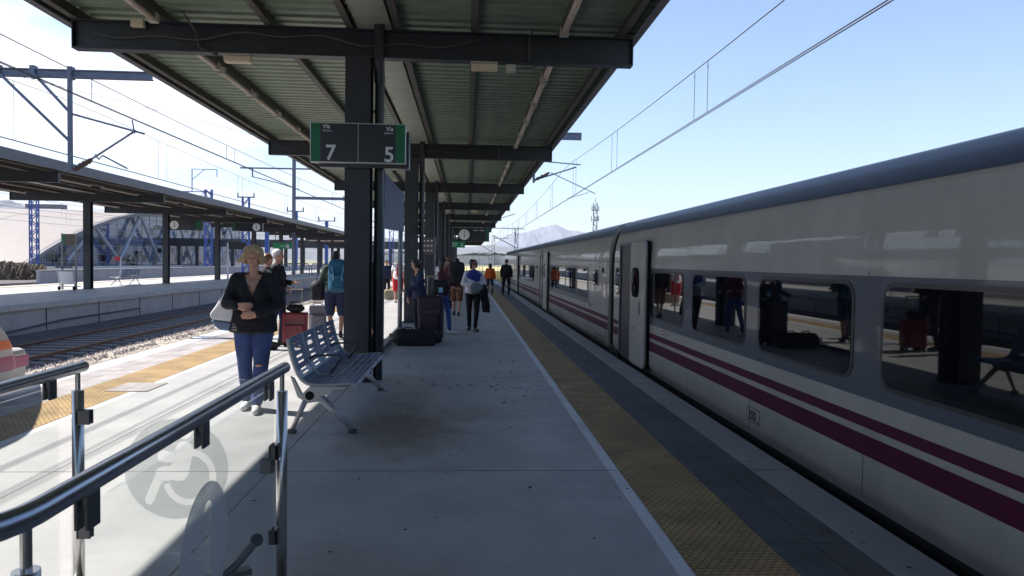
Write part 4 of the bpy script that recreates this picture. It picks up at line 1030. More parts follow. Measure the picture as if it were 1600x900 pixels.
# ---------------------------------------------------------------- station hall on the left
SX = -60.0
st = empty('station_building', (SX, 135, ZG), 0, 'station hall with a sweeping cream roof and a glass end wall with white trusses', 'building'); O = (SX, 135, ZG)
rp = [(97, -.6), (101, .9), (105, 2.5), (109, 3.9), (113, 5.1), (118, 6.5), (124, 7.9), (131, 9.1), (139, 10.0), (148, 10.5), (158, 10.7), (171, 10.6), (200, 10.2)]
mb = MB(O)
n = len(rp); vs = [(SX+1.5, y, z) for y, z in rp]+[(-330, y, z) for y, z in rp]; mb.add(vs, [(i, i+1, n+i+1, n+i) for i in range(n-1)])
mb.add([(SX+1.5, y, z-.5) for y, z in rp]+[(-330, y, z-.5) for y, z in rp], [(i, n+i, n+i+1, i+1) for i in range(n-1)])
roof = mb.build('roof', MAT['station_roof'], st, smooth=True)
mb = MB(O)
for k in range(14):
    x = SX-14-k*9; 
    mb.add([(x, y, z+.03) for y, z in rp]+[(x-.12, y, z+.03) for y, z in rp], [(i, i+1, n+i+1, n+i) for i in range(n-1)])
mb.build('roof_seam', MAT['station_edge'], roof)
mb = MB(O)
for k in range(10): mb.box(SX-20-k*13, SX-27-k*13, 150, 152, 10.9, 11.7)
mb.build('skylight', MAT['station_edge'], roof)
mb = MB(O)
for i in range(n-1): mb.beam((SX+1.6, rp[i][0], rp[i][1]-.3), (SX+1.6, rp[i+1][0], rp[i+1][1]-.3), .9, .5)
mb.build('roof_edge', MAT['station_edge'], roof)
mb = MB(O); vs = [(SX, y, z-.5) for y, z in rp]+[(SX, y, ZG) for y, z in rp]; mb.add(vs, [(i, i+1, n+i+1, n+i) for i in range(n-1)]); gl = mb.build('glass_wall', MAT['station_glass'], st)
def ztop(y):
    for i in range(n-1):
        if rp[i][0] <= y <= rp[i+1][0]:
            t = (y-rp[i][0])/(rp[i+1][0]-rp[i][0]); return rp[i][1]*(1-t)+rp[i+1][1]*t
    return rp[-1][1]
mb = MB(O)
for z in [.6+1.35*k for k in range(7)]:
    ys_ = [y for y in [97+.5*q for q in range(206)] if ztop(y)-.5 > z]
    if ys_: mb.box(SX, SX+.06, ys_[0], ys_[-1], z-.03, z+.03)
y = 104
while y < 200: mb.box(SX, SX+.06, y-.03, y+.03, ZG, ztop(y)-.5); y += 3.2
mb.build('mullion', MAT['truss_white'], gl)
mb = MB(O); y = 112; k = 0
while y < 196:
    y2 = y+8.2
    mb.tube([(SX+.9, y, .8 if k % 2 == 0 else ztop(y)-.6), (SX+.9, y2, ztop(y2)-.6 if k % 2 == 0 else .8)], .30, 8); y = y2+.0; k += 1
mb.tube([(SX+.9, 118, 5.9), (SX+.9, 131, 8.7), (SX+.9, 148, 9.9), (SX+.9, 196, 9.8)], .25, 8)
mb.build('truss', MAT['truss_white'], st)
mb = MB(O)
rr_ = random.Random(3)
for k in range(70):
    y = rr_.uniform(108, 196); z = rr_.uniform(-.9, max(0, ztop(y)-3)); mb.box(SX+.01, SX+.03, y, y+rr_.uniform(.8, 3.2), z, z+rr_.uniform(.5, 1.6))
mb.build('interior_panel', MAT['window_frame'], gl)
mb = MB(O); mb.box(SX+4, SX+4.3, 96, 240, ZG, .1); o = mb.build('low_wall', MAT['bldg_far']); o.parent = None
o.location = O; tag(o, 'long low pale wall in front of the station glass front', 'wall')
mb = MB((0, 0, 0)); mb.box(-37.4, -37.1, 66, 260, ZG, .22); mb.box(-37.5, -37.0, 66, 260, .22, .3); tag(mb.build('low_wall', MAT['wall_conc']), 'concrete wall with a pale top running behind the left platform', 'wall')
# scrub at the foot of the roof
for i, (u, v, y) in enumerate([(12, 432, 92), (30, 431, 94), (5, 436, 80)]):
    r_ = co.matrix_world.to_3x3() @ Vector(((u-800)/Fpx, (450-v)/Fpx, -1)); X = r_.x*y/r_.y
    mb = MB((X, y, ZG)); rs = random.Random(i)
    for k in range(900):
        a = rs.uniform(0, 6.28); rad = rs.random()**.6*2.4; h = rs.uniform(.3, 2.0)*(1-.25*rad/2.4); x0 = X+rad*math.cos(a)*1.3; y0 = y+rad*math.sin(a)
        lx, ly = rs.uniform(-.5, .5), rs.uniform(-.5, .5); wv = rs.uniform(.03, .09)
        mb.add([(x0-wv, y0, ZG), (x0+wv, y0, ZG), (x0+lx+wv*2, y0+ly, ZG+h), (x0+lx-wv, y0+ly+.05, ZG+h*.95)], [(0, 1, 2, 3)])
    so_ = mb.build('shrub', pm(f'scrub{i}', [(.16, .12, .07), (.34, .28, .19), (.12, .09, .07)][i], .9, var=.4)); so_.location = (X, y, ZG)
    tag(so_, ['dark dry scrub at the foot of the cream roof', 'straw coloured scrub left of the blue lattice mast', 'brown scrub at the very left edge by the tracks'][i], 'shrub')
# far canopy behind, another platform
cf = empty('platform_canopy', (-44, 150, 0), 0, 'low dark canopy on thin posts far behind the blonde woman', 'canopy'); O = (-44, 150, 0)
mb = MB(O); mb.box(-62, -8, 148, 154, 3.9, 5.4); mb.build('roof_slab', MAT['sign_navy'], cf)
for k in range(16):
    mb = MB(O); x = -61+k*3.5; mb.box(x-.3, x+.3, 150, 150.6, ZG, 3.9); mb.build('post', MAT['beam'], cf)
mb = MB(O); mb.box(-64, -6, 147, 156, ZG, .0); mb.build('platform', MAT['platform_far'], cf)
# grass and low buildings beyond the platform end
sheet('grass_field', -4, 30, 96, 420, ZG+.02, 'dry_grass')
mb = MB(); rs = random.Random(5)
for k in range(7000):
    x = rs.uniform(-3, 14); y = 94+rs.random()**1.6*90; h = rs.uniform(.15, .75); wv = rs.uniform(.02, .06); lx = rs.uniform(-.2, .2)
    mb.add([(x-wv, y, ZG), (x+wv, y, ZG), (x+lx, y, ZG+h)], [(0, 1, 2)])
tag(mb.build('dry_grass', MAT['dry_grass']), None, None, None, 'stuff')
for i in range(26):
    y = random.uniform(600, 1500); u = [560+i*14 + random.uniform(-5, 5)][0]; X = (u-729)/1140*y; W_ = random.uniform(10, 34); H_ = random.uniform(5, 11)*y/1000+3
    O = (X, y, ZG); b = empty('distant_building', O, 0, f'pale low building on the far plain, {ORD[i] if i < 20 else "one of the last"} from the left' if i < 20 else f'small pale block on the far plain near the horizon at the right, {ORD[i-20]} along', 'building', 'pale buildings on the plain')
    mb = MB(O); mb.box(X-W_/2, X+W_/2, y, y+15, ZG, ZG+H_); mb.build('wall', MAT['bldg_far'], b)
    mb = MB(O); mb.prism([(X-W_/2-.5, ZG+H_), (X+W_/2+.5, ZG+H_), (X, ZG+H_+2.5)], 'y', y-.5, y+15.5); mb.build('roof', MAT['purlin'], b)
# fence at the platform end
fe = empty('metal_fence', (-2, 93.5, ZG), 0, 'grey railing across the far end of the near platform', 'fence'); O = (-2, 93.5, ZG)
for z in (.35, 1.05): mb = MB(O); mb.box(-5, 6, 93.45, 93.5, z, z+.05); mb.build('rail', MAT['mast_grey'], fe)
for k in range(12): mb = MB(O); mb.box(-5+k, -4.94+k, 93.4, 93.46, ZG, 1.1); mb.build('post', MAT['mast_grey'], fe)
# barrier on the left platform
br_ = empty('crowd_barrier', (-20, 70, 0), 0, 'grey tubular barrier on the left platform behind the backpacker', 'barrier'); O = (-20, 70, 0)
for s in range(2):
    x0 = -17.6+s*2.6; mb = MB(O); mb.tube([(x0, 72, 0), (x0, 72, 1.0), (x0+.1, 72, 1.15), (x0+2.2, 72, 1.15), (x0+2.35, 72, 1.0), (x0+2.35, 72, 0)], .05, 6); mb.tube([(x0, 72, .25), (x0+2.35, 72, .25)], .03, 6)
    mb.build('frame', MAT['mast_grey'], br_)
    for k in range(9): mb = MB(O); mb.tube([(x0+.25+k*.23, 72, .25), (x0+.25+k*.23, 72, 1.15)], .018, 5); mb.build('bar', MAT['mast_grey'], br_)
# timetable frame and luggage trolley on the left platform
tf = empty('timetable_stand', (-18.4, 35.2, 0), 0, 'timetable panel with a green edge between two thin posts on the left platform', 'notice stand'); O = (-18.4, 35.2, 0)
def onp(u, y):
    r_ = co.matrix_world.to_3x3() @ Vector(((u-800)/Fpx, (450-430)/Fpx, -1)); return r_.x*y/r_.y
for u in (97.5, 119): mb = MB(O); x = onp(u, 35.4); mb.box(x-.035, x+.035, 35.37, 35.43, 0, 2.62); mb.build('post', MAT['steel_post'], tf)
mb = MB(O); xa, xb_ = onp(103, 35.4), onp(118, 35.4); mb.box(xa, xb_, 35.36, 35.42, 2.08, 2.6); mb.build('panel', MAT['sign_brown'], tf)
mb = MB(O); mb.box(onp(98.5, 35.4), xa-.005, 35.36, 35.42, 2.08, 2.6); mb.build('green_end', MAT['sign_green'], tf)
tr = empty('luggage_trolley', (onp(108, 34.9), 34.9, 0), 0, 'silver luggage trolley parked under the timetable panel on the left platform', 'trolley'); xT = onp(108, 34.9); O = (xT, 34.9, 0)
for s in (-1, 1):
    mb = MB(O); mb.tube([(xT+s*.33, 35.3, .14), (xT+s*.33, 34.75, .18), (xT+s*.33, 34.5, 1.02), (xT+s*.30, 34.45, 1.06)], .022, 8); mb.build('side_tube', MAT['trolley'], tr)
    mb = MB(O); mb.tube([(xT+s*.34-.03, 34.7, .09), (xT+s*.34+.03, 34.7, .09)], .09, 16); mb.build('wheel', MAT['rubber'], tr)
mb = MB(O); mb.tube([(xT-.03, 35.3, .07), (xT+.03, 35.3, .07)], .07, 14); mb.build('wheel', MAT['rubber'], tr)
mb = MB(O); mb.tube([(xT-.36, 34.45, 1.06), (xT+.36, 34.45, 1.06)], .028, 8); mb.build('push_bar', MAT['rubber'], tr)
mb = MB(O); mb.add([(xT-.30, 34.72, .28), (xT+.30, 34.72, .28), (xT+.30, 34.55, .86), (xT-.30, 34.55, .86)], [(0, 1, 2, 3)]); o = mb.build('back_panel', MAT['sign_white'], tr); o.modifiers.new('s', 'SOLIDIFY').thickness = .01
mb = MB(O)
for k in range(5): mb.tube([(xT-.30+k*.15, 34.72, .18), (xT-.30+k*.15, 35.3, .14)], .012, 6)
mb.build('base_rack', MAT['trolley'], tr)
# small sign on a white post on the left platform, red sign
sp = empty('information_sign', (-18.0, 56.5, 0), 0, 'dark flag shaped sign on a white post left of the blonde woman', 'sign'); O = (-18, 56.5, 0); xP = onp(356, 56.5)
mb = MB(O); mb.box(xP-.06, xP+.06, 56.45, 56.55, 0, 2.75); mb.build('post', MAT['sign_white'], sp)
mb = MB(O); mb.box(xP+.05, xP+1.35, 56.46, 56.54, 2.25, 2.78); mb.build('panel', MAT['beam'], sp, bev=.01)
rsn = empty('warning_sign', (-34, 75, ZG), 0, 'small red sign on a thin white post beyond the bench on the left platform', 'sign'); xP = onp(188, 75); O = (-34, 75, ZG)
mb = MB(O); mb.box(xP-.05, xP+.05, 75, 75.1, ZG, 1.6); mb.build('post', MAT['sign_white'], rsn)
mb = MB(O); mb.box(xP-.55, xP+.0, 74.95, 75, 1.15, 1.6); mb.build('panel', MAT['red_label'], rsn)
# ---------------------------------------------------------------- people
def lerp(a, b, t): return tuple(a[i]*(1-t)+b[i]*t for i in range(3))
def person(loc, rz, h, label, top, bottom, shoes, hair, hairstyle='short', vox=.010, skin='skin', arms=None, feet=None, lean=(0, 0), turn=0, nod=0,
           bottoms='trousers', jacket_len=.86, bulk=.02, wide=1.0, neck_v=None, sleeves=1.0, hemflare=.0, fvox=None, legw=.0, topname='jacket', female=False, toecol=None):
    s = h/1.70; root = empty('person', loc, rz, label, 'person')
    def B(z): return (lean[0]*max(0, z-.95), lean[1]*max(0, z-.95))
    def P(x, y, z): b = B(z); return Vector(((x+b[0])*s, (y+b[1])*s, z*s))
    def PP(p): return P(*p)
    sw = .150*wide
    feet = feet or {'L': ((.10, 0, 0), None), 'R': ((-.10, 0, 0), None)}
    hb = B(1.5); Hc = Vector(((hb[0])*s, (hb[1]-.005)*s, 1.52*s)); RH = Matrix.Rotation(turn, 3, 'Z') @ Matrix.Rotation(nod, 3, 'X')
    def HP(x, y, z): return Hc + RH @ Vector((x*s, y*s, (z-1.52)*s))
    joints = {}
    for sd, sg_ in (('L', 1), ('R', -1)):
        f, dirn = feet.get(sd); hip = (sg_*.088*wide, 0, .90); ank = (f[0], f[1]+.03, f[2]+.085)
        d = Vector(ank)-Vector(hip); L = .42+.40; ext = math.sqrt(max(0, (L/2)**2-(d.length/2)**2))
        kn = Vector(lerp(hip, ank, .5)) + Vector((sg_*.01, -max(.02, ext*.95), 0)); joints[sd] = (hip, tuple(kn), ank, f, dirn or (0, -1))
    arms = arms or {}
    for sd, sg_ in (('L', 1), ('R', -1)):
        arms.setdefault(sd, ((sg_*(.215*wide), .02, 1.12), (sg_*.225*wide, -.04, .88), (0, -.1, -1)))
    body = MB()
    def limb(mb, a, b, r0, r1): mb.cap(a, b, r0*s, r1*s)
    # skin body
    body.ell(P(0, 0, .95), (.155*wide*s, .105*s, .12*s)); body.ell(P(0, 0, 1.08), (.125*wide*s, .09*s, .13*s)); body.ell(P(0, .0, 1.25), (.150*wide*s, .10*s, .15*s))
    limb(body, P(-sw, .01, 1.385), P(sw, .01, 1.385), .048, .048); limb(body, P(0, .015, 1.40), HP(0, .0, 1.54), .052, .048)
    if female:
        for q in (-1, 1): body.ell(P(q*.065, -.075, 1.24), (.058*s, .05*s, .058*s))
    body.ell(HP(0, .005, 1.625), (.074*s, .090*s, .088*s)); body.ell(HP(0, -.028, 1.565), (.055*s, .058*s, .062*s)); body.cap(HP(0, -.083, 1.605), HP(0, -.104, 1.582), .009*s, .0125*s)
    body.ell(HP(0, -.066, 1.522), (.026*s, .022*s, .018*s))
    for q in (-1, 1): body.ell(HP(q*.076, .005, 1.60), (.010*s, .020*s, .030*s)); body.ell(HP(q*.034, -.062, 1.588), (.022*s, .018*s, .018*s))
    body.ell(HP(0, -.074, 1.640), (.05*s, .014*s, .013*s))
    for sd in 'LR':
        hip, kn, ank, f, dn = joints[sd]
        limb(body, P(*hip), Vector(kn)*s, .080*wide, .052); limb(body, Vector(kn)*s, Vector(ank)*s, .054, .034); 
        m_ = Vector(lerp(kn, ank, .28))+Vector((0, .018, 0)); body.ell(m_*s, (.048*s, .052*s, .11*s))
        toe = Vector((f[0]+dn[0]*.13, f[1]+dn[1]*.13, f[2]+.03)); limb(body, Vector((f[0], f[1]+.03, f[2]+.04))*s, toe*s, .036, .030)
        el, ha, hd = arms[sd]; sg_ = 1 if sd == 'L' else -1
        sh = P(sg_*sw, .01, 1.375); E_ = P(*el); H_ = P(*ha)
        limb(body, sh, E_, .046, .036); limb(body, E_, H_, .036, .024)
        hv = Vector(hd).normalized(); side_ = hv.cross(Vector((0, -1, 0)) if abs(hv.y) < .7 else Vector((0, 0, 1))).normalized(); nrm = hv.cross(side_)
        pc = H_+hv*.045*s; body.cap(H_+hv*.01*s, H_+hv*.075*s, .026*s, .030*s) if vox > .009 else [body.cap(H_+hv*.012*s+side_*k*.018*s, H_+hv*.078*s+side_*k*.026*s, .016*s, .015*s) for k in (-1, 0, 1)]
        for k in range(4):
            o_ = (k-1.5)*.0195; ln = (.060, .072, .068, .052)[k]; a = H_+hv*.080*s+side_*o_*s; m1 = a+(hv*.55*ln+nrm*.012)*s; e = m1+(hv*.40*ln+nrm*.026)*s
            body.cap(a, m1, .0092*s, .0085*s, n=8); body.cap(m1, e, .0085*s, .0072*s, n=8)
        th = H_+hv*.03*s+side_*.022*s; t1 = th+(hv*.035+side_*.028+nrm*.01)*s; body.cap(th, t1, .012*s, .0105*s, n=8); body.cap(t1, t1+(hv*.028+side_*.004+nrm*.01)*s, .010*s, .008*s, n=8)
    bo = blob('body', body, MAT[skin], root, vox=vox, smooth=3)
    # face
    for q in (-1, 1): e = MB(); e.ell(HP(q*.031, -.0775, 1.607), (.013*s, .006*s, .0055*s), 10, 6); e.build('eye', MAT['eye_dark'], bo, smooth=True)
    l_ = MB(); l_.ell(HP(0, -.0825, 1.553), (.021*s, .007*s, .0055*s), 10, 6); l_.build('mouth', MAT['lips'], bo, smooth=True)
    e = MB()
    for q in (-1, 1): e.cap(HP(q*.018, -.086, 1.630), HP(q*.048, -.074, 1.631), .0045*s, .003*s, n=8)
    e.build('eyebrow', MAT[hair], bo, smooth=True)
    # hair
    hm = MB(); hm.ell(HP(0, .018, 1.640), (.084*s, .094*s, .083*s))
    hcut = None
    if hairstyle == 'bob':
        for a_, b_, r0, r1 in (((-.045, .01, 1.685), (-.120, .01, 1.575), .040, .030), ((-.05, .03, 1.67), (-.150, .03, 1.560), .034, .022), ((-.055, -.02, 1.66), (-.092, -.022, 1.560), .026, .022), ((-.06, .05, 1.66), (-.10, .06, 1.55), .04, .032),
                               ((.05, .01, 1.685), (.085, .008, 1.56), .036, .030), ((.055, -.015, 1.66), (.082, -.025, 1.56), .025, .020), ((.05, .05, 1.66), (.07, .06, 1.55), .045, .036), ((0, .07, 1.66), (0, .085, 1.55), .05, .05),
                               ((.02, -.045, 1.712), (-.070, -.058, 1.655), .020, .016), ((.02, -.045, 1.712), (.070, -.052, 1.655), .020, .016), ((.02, -.02, 1.715), (-.06, -.01, 1.69), .03, .03), ((.02, -.02, 1.715), (.06, -.01, 1.69), .03, .03)):
            hm.cap(HP(*a_), HP(*b_), r0*s, r1*s)
    elif hairstyle == 'long':
        hm.ell(HP(0, .06, 1.55), (.085*s, .055*s, .15*s)); hm.ell(HP(-.07, .02, 1.57), (.028*s, .045*s, .11*s)); hm.ell(HP(.07, .02, 1.57), (.028*s, .045*s, .11*s)); hm.ell(HP(0, -.045, 1.69), (.055*s, .035*s, .026*s))
    elif hairstyle == 'curly':
        rs = random.Random(int(h*1000))
        for k in range(60):
            a = rs.uniform(0, 6.28); zz = rs.uniform(1.50, 1.71); rr = .096*math.sqrt(max(.15, 1-((zz-1.60)/.14)**2)); x = rr*math.cos(a); y = .02+rr*math.sin(a)
            if y < -.030 and zz < 1.665: continue
            hm.ell(HP(x*.88, y*.9, zz), (.026*s,)*3, 10, 6)
    elif hairstyle == 'tied':
        hm.ell(HP(0, .10, 1.62), (.03*s, .04*s, .035*s)); hm.ell(HP(0, .06, 1.58), (.065*s, .045*s, .06*s))
    else:
        hm.ell(HP(0, .045, 1.60), (.074*s, .062*s, .07*s))
    blob('hair', hm, MAT[hair], root, vox=min(vox, .009), smooth=2, wob=.006)
    # bottoms
    bm_ = MB(); zh = {'trousers': .10, 'shorts': .50, 'longshorts': .42}[bottoms]
    bm_.ell(P(0, .005, .95), ((.168*wide+.008)*s, .122*s, .115*s)); limb(bm_, P(-.06, .0, .93), P(.06, 0, .93), .10, .10)
    for sd in 'LR':
        hip, kn, ank, f, dn = joints[sd]
        if bottoms == 'trousers':
            limb(bm_, P(*hip), Vector(kn)*s, .094*wide+legw*.5, .064+legw); e_ = Vector(lerp(kn, ank, .93)); limb(bm_, Vector(kn)*s, e_*s, .063+legw, .048+legw)
        else:
            t = 1.0 if bottoms == 'longshorts' else .88; e_ = Vector(lerp(hip, kn, t)); limb(bm_, P(*hip), e_*s, .100*wide+legw, .078+legw)
    blob('trousers' if bottoms == 'trousers' else 'shorts', bm_, MAT[bottom], root, vox=max(vox, .009), smooth=4, wob=.005)
    # top
    if top:
        tm = MB(); b = bulk
        tm.ell(P(0, 0, 1.25), ((.158*wide+b)*s, (.108+b)*s, .16*s)); tm.ell(P(0, .0, 1.10), ((.150*wide+b)*s, (.105+b)*s, .15*s)); limb(tm, P(-sw+.01, .01, 1.375), P(sw-.01, .01, 1.375), .058+b*.5, .058+b*.5)
        zc = (jacket_len+1.0)/2
        tm.ell(P(0, .005, 1.0), ((.160*wide+b)*s, (.115+b)*s, .10*s)); 
        if jacket_len < .95:
            for q in range(9):
                t = q/8; zz = jacket_len+.04+(1.06-jacket_len)*t; f_ = (1-t); tm.ell(P(0, .005, zz), ((.163*wide+b+hemflare*f_)*s, (.112+b+hemflare*.55*f_)*s, .045*s), 20, 8)
        limb(tm, P(0, .02, 1.40), P(0, .015, 1.43), .066+b*.3, .058+b*.2)
        if female:
            for q in (-1, 1): tm.ell(P(q*.068, -.085, 1.235), (.066*s, .056*s, .07*s))
        for sd, sg_ in (('L', 1), ('R', -1)):
            el, ha, hd = arms[sd]; sh = P(sg_*sw, .01, 1.375); E_ = P(*el); H_ = P(*ha)
            limb(tm, sh, E_, .060+b*.4, .048+b*.5) if sleeves > .45 else limb(tm, sh, sh.lerp(E_, .6), .060+b*.3, .054+b*.5)
            if sleeves > .5: limb(tm, E_, E_.lerp(H_, min(1, (sleeves-.5)*2)*.95), .048+b*.5, .036+b*.4)
        cut = None
        if neck_v:
            zv, wv = neck_v
            def cut(c):
                z = c.z/s; x = c.x/s-B(z)[0]; y = c.y/s-B(z)[1]
                return y < -.02 and z > zv and abs(x) < (z-zv)*wv
        blob(topname, tm, MAT[top], root, vox=max(vox*.9, .008), smooth=7, cut=cut, wob=.007)
    # shoes
    for sd in 'LR':
        sm = MB()
        hip, kn, ank, f, dn = joints[sd]
        heel = Vector((f[0]-dn[0]*.02, f[1]-dn[1]*.02+.03, f[2]+.045)); mid = heel+Vector((dn[0]*.11, dn[1]*.11, -.005)); toe = heel+Vector((dn[0]*.19, dn[1]*.19, -.012))
        sm.cap(heel*s, mid*s, .044*s, .043*s); sm.cap(mid*s, toe*s, .043*s, .034*s); sm.cap(heel*s, (heel+Vector((0, 0, .05)))*s, .042*s, .040*s)
        sh_ = blob('shoe', sm, MAT[shoes], root, vox=.008, smooth=2)
        for v in sh_.data.vertices: v.co.z = max(v.co.z, .002)
    return root, P, HP, s
def bagobj(name, loc, rz, label, cat): return empty(name, loc, rz, label, cat)
def softbox(mb, c, d, r=.05):
    x, y, z = c; a, b, h = d[0]/2-r, d[1]/2-r, d[2]/2-r
    for sx in (-1, 1):
        for sy in (-1, 1): mb.cap((x+sx*a, y+sy*b, z-h), (x+sx*a, y+sy*b, z+h), r)
    for sz in (-1, 1):
        for sx in (-1, 1): mb.cap((x+sx*a, y-b, z+sz*h), (x+sx*a, y+b, z+sz*h), r)
        for sy in (-1, 1): mb.cap((x-a, y+sy*b, z+sz*h), (x+a, y+sy*b, z+sz*h), r)
    mb.box(x-a-r*.98, x+a+r*.98, y-b, y+b, z-h, z+h); mb.box(x-a, x+a, y-b-r*.98, y+b+r*.98, z-h, z+h); mb.box(x-a, x+a, y-b, y+b, z-h-r*.98, z+h+r*.98)
# 1 blonde woman in black jacket, arms folded low
root, P, HP, s = person((-2.20, 7.72, 0), R(8), 1.69, 'blonde woman in a black jacket and ripped blue jeans standing with folded arms', 'cloth_black', 'cloth_denim', 'shoe_white', 'hair_blonde', 'bob',
    vox=.0062, female=True, wide=1.12, bulk=.026, jacket_len=.80, hemflare=.045, neck_v=(1.20, .40), sleeves=.98, legw=.014,
    arms={'R': ((-.262, -.02, 1.12), (-.135, -.205, 1.105), (1, -.12, .0)), 'L': ((.258, -.05, 1.11), (.055, -.235, 1.02), (-1, -.08, -.06))},
    feet={'L': ((.045, -.13, 0), (.05, -1)), 'R': ((-.075, .10, 0), (-.12, -1))}, turn=R(-6), nod=R(8))
nk = MB(); pts = [P(.055*math.cos(t), -.118-.012*abs(math.sin(t)), 1.375+.055*math.sin(t)) for t in [math.pi+math.pi*k/10 for k in range(11)]]; nk.tube([p+Vector((0, .0, 0)) for p in pts], .0025, 5); nk.ell(P(0, -.132, 1.315), .008, 8, 6); nk.build('necklace', MAT['sign_white'], root)
# knee tears
for (x, z) in ((.07, .49),):
    t = MB(); t.ell(Vector((x, -.150, z))*s, (.036, .012, .014), 12, 6); t.build('torn_knee', MAT['skin' if x > 0 else 'cloth_lightblue'], root, smooth=True)
bg_ = bagobj('tote_bag', (-2.20, 7.72, 0), R(8), 'white tote bag with a blue lower edge hanging from the shoulder of the blonde woman', 'bag')
mb = MB(); mb.add([], [])
def slab(mb, pts, th, ax=(0, 1, 0)):
    a = Vector(ax)*th/2; n = len(pts); mb.add([Vector(p)-a for p in pts]+[Vector(p)+a for p in pts], [tuple(range(n)), tuple(range(2*n-1, n-1, -1))]+[(i, i+n, (i+1) % n+n, (i+1) % n) for i in range(n)])
slab(mb, [(-.24, .02, 1.251), (-.29, .04, 1.236), (-.38, .05, 1.082), (-.44, .06, 0.997), (-.42, .07, 0.943), (-.20, .06, 0.912), (-.15, .05, 1.059)], .10); mb.build('bag_body', MAT['cloth_white'], bg_, bev=.03)
mb = MB(); slab(mb, [(-.425, .07, 0.943), (-.395, .07, 0.882), (-.34, .07, 0.835), (-.22, .07, 0.820), (-.20, .06, 0.910), ], .104); mb.build('bag_base', MAT['cloth_bluegrey'], bg_, bev=.02)
mb = MB(); mb.tube([(-.26, .03, 1.243), (-.235, .03, 1.30), (-.19, .02, 1.43), (-.19, .08, 1.40), (-.24, .09, 1.243)], .011, 6); mb.build('strap', MAT['cloth_white'], bg_)
# 2 grey haired man with red case
person((-3.42, 13.5, 0), R(85), 1.74, 'grey haired man in a dark jacket facing right and holding the red suitcase', 'cloth_black', 'cloth_navy', 'shoe_dark', 'hair_grey', 'short', vox=.010, bulk=.03, wide=1.12,
    arms={'R': ((-.25, .02, 1.12), (-.20, -.20, 1.06), (0, -.8, -.5)), 'L': ((.24, .0, 1.13), (.12, -.20, 1.12), (-.2, -1, .1))}, feet={'L': ((.11, -.05, 0), None), 'R': ((-.11, .08, 0), None)}, turn=0)
# 3 brunette behind
person((-3.44, 12.9, 0), R(150), 1.66, 'brown haired woman in black between the blonde woman and the grey haired man', 'cloth_black', 'cloth_navy', 'shoe_dark', 'hair_brown', 'tied', vox=.011, bulk=.022, female=True, feet={'L': ((.1, 0, 0), None), 'R': ((-.1, 0.03, 0), None)})
def trolley_case(loc, rz, w_, d_, hh, mat, label, handle=.42, tilt=0, top=None):
    rt = empty('suitcase', loc, rz, label, 'suitcase')
    mb = MB(); softbox(mb, (0, 0, .06+hh/2), (w_, d_, hh), .035); b = blob('case', mb, MAT[mat], rt, vox=.012, smooth=3, wob=.002)
    mb = MB(); softbox(mb, (0, -d_/2-.005, .06+hh*.36), (w_*.82, .07, hh*.52), .03); blob('front_pocket', mb, MAT[mat], rt, vox=.012, smooth=3)
    mb = MB()
    for z in (.06+hh*.62, .06+hh*.66): mb.box(-w_*.4, w_*.4, -d_/2-.012, -d_/2+.0, z, z+.008)
    mb.build('zip', MAT['clamp'], rt)
    mb = MB()
    for x in (-.10, .10): mb.tube([(x, d_/2-.03, hh), (x, d_/2-.03, .06+hh+handle)], .009, 8)
    mb.tube([(-.12, d_/2-.03, .06+hh+handle), (.12, d_/2-.03, .06+hh+handle)], .015, 8); mb.build('pull_handle', MAT['handle_metal'], rt)
    mb = MB()
    for x in (-w_*.38, w_*.38): mb.tube([(x-.02, d_/2-.05, .045), (x+.02, d_/2-.05, .045)], .044, 14); mb.box(x-.02, x+.02, -d_/2+.02, -d_/2+.06, 0, .07)
    mb.build('wheel', MAT['rubber'], rt)
    mb = MB(); mb.tube([(-.09, 0, hh+.055), (-.07, 0, hh+.09), (.07, 0, hh+.09), (.09, 0, hh+.055)], .012, 6); mb.build('carry_handle', MAT['rubber'], rt)
    return rt
trolley_case((-3.09, 13.45, 0), R(4), .44, .24, .56, 'case_red', 'red soft suitcase with a raised pull handle beside the grey haired man', handle=.42)
tb = empty('hand_bag', (-3.09, 13.45, .63), 0, 'small dark bag lying on top of the red suitcase', 'bag'); mb = MB(); mb.ell((0, 0, .06), (.17, .10, .075)); mb.build('bag_body', MAT['case_black'], tb, smooth=True)
mb = MB(); mb.tube([(-.12, 0, .09), (-.06, 0, .17), (.06, 0, .17), (.12, 0, .09)], .012, 6); mb.build('handle', MAT['case_black'], tb)
# 4 backpacker
def backpack(loc, rz, label, mat, w_=.34, d_=.22, h_=.62, z0=.95, dz=.0, mat2=None):
    rt = empty('backpack', loc, rz, label, 'backpack')
    mb = MB(); softbox(mb, (0, .23+dz, z0+h_/2-.0), (w_, d_, h_), .07); mb.ell((0, .23+dz, z0+h_-.02), (w_*.5, d_*.55, .09)); blob('pack', mb, MAT[mat], rt, vox=.013, smooth=4, wob=.006)
    mb = MB(); softbox(mb, (0, .36+dz, z0+h_*.35), (w_*.72, .09, h_*.5), .035); blob('pocket', mb, MAT[mat2 or mat], rt, vox=.012, smooth=3)
    for q in (-1, 1):
        mb = MB(); mb.tube([(q*.11, .14, z0+h_*.85), (q*.12, .02, z0+h_*.9+.02), (q*.12, -.14, z0+h_*.65), (q*.14, -.08, z0+h_*.3), (q*.14, .13, z0+.06)], .018, 6); mb.build('strap', MAT['case_black'], rt)
        mb = MB(); mb.tube([(q*w_*.3, .345+dz, z0+h_*.15), (q*w_*.2, .42+dz, z0+h_*.5), (q*w_*.32, .34+dz, z0+h_*.9)], .010, 5); mb.build('webbing', MAT['cloth_lightblue' if mat == 'cloth_teal' else 'case_black'], rt)
    return rt
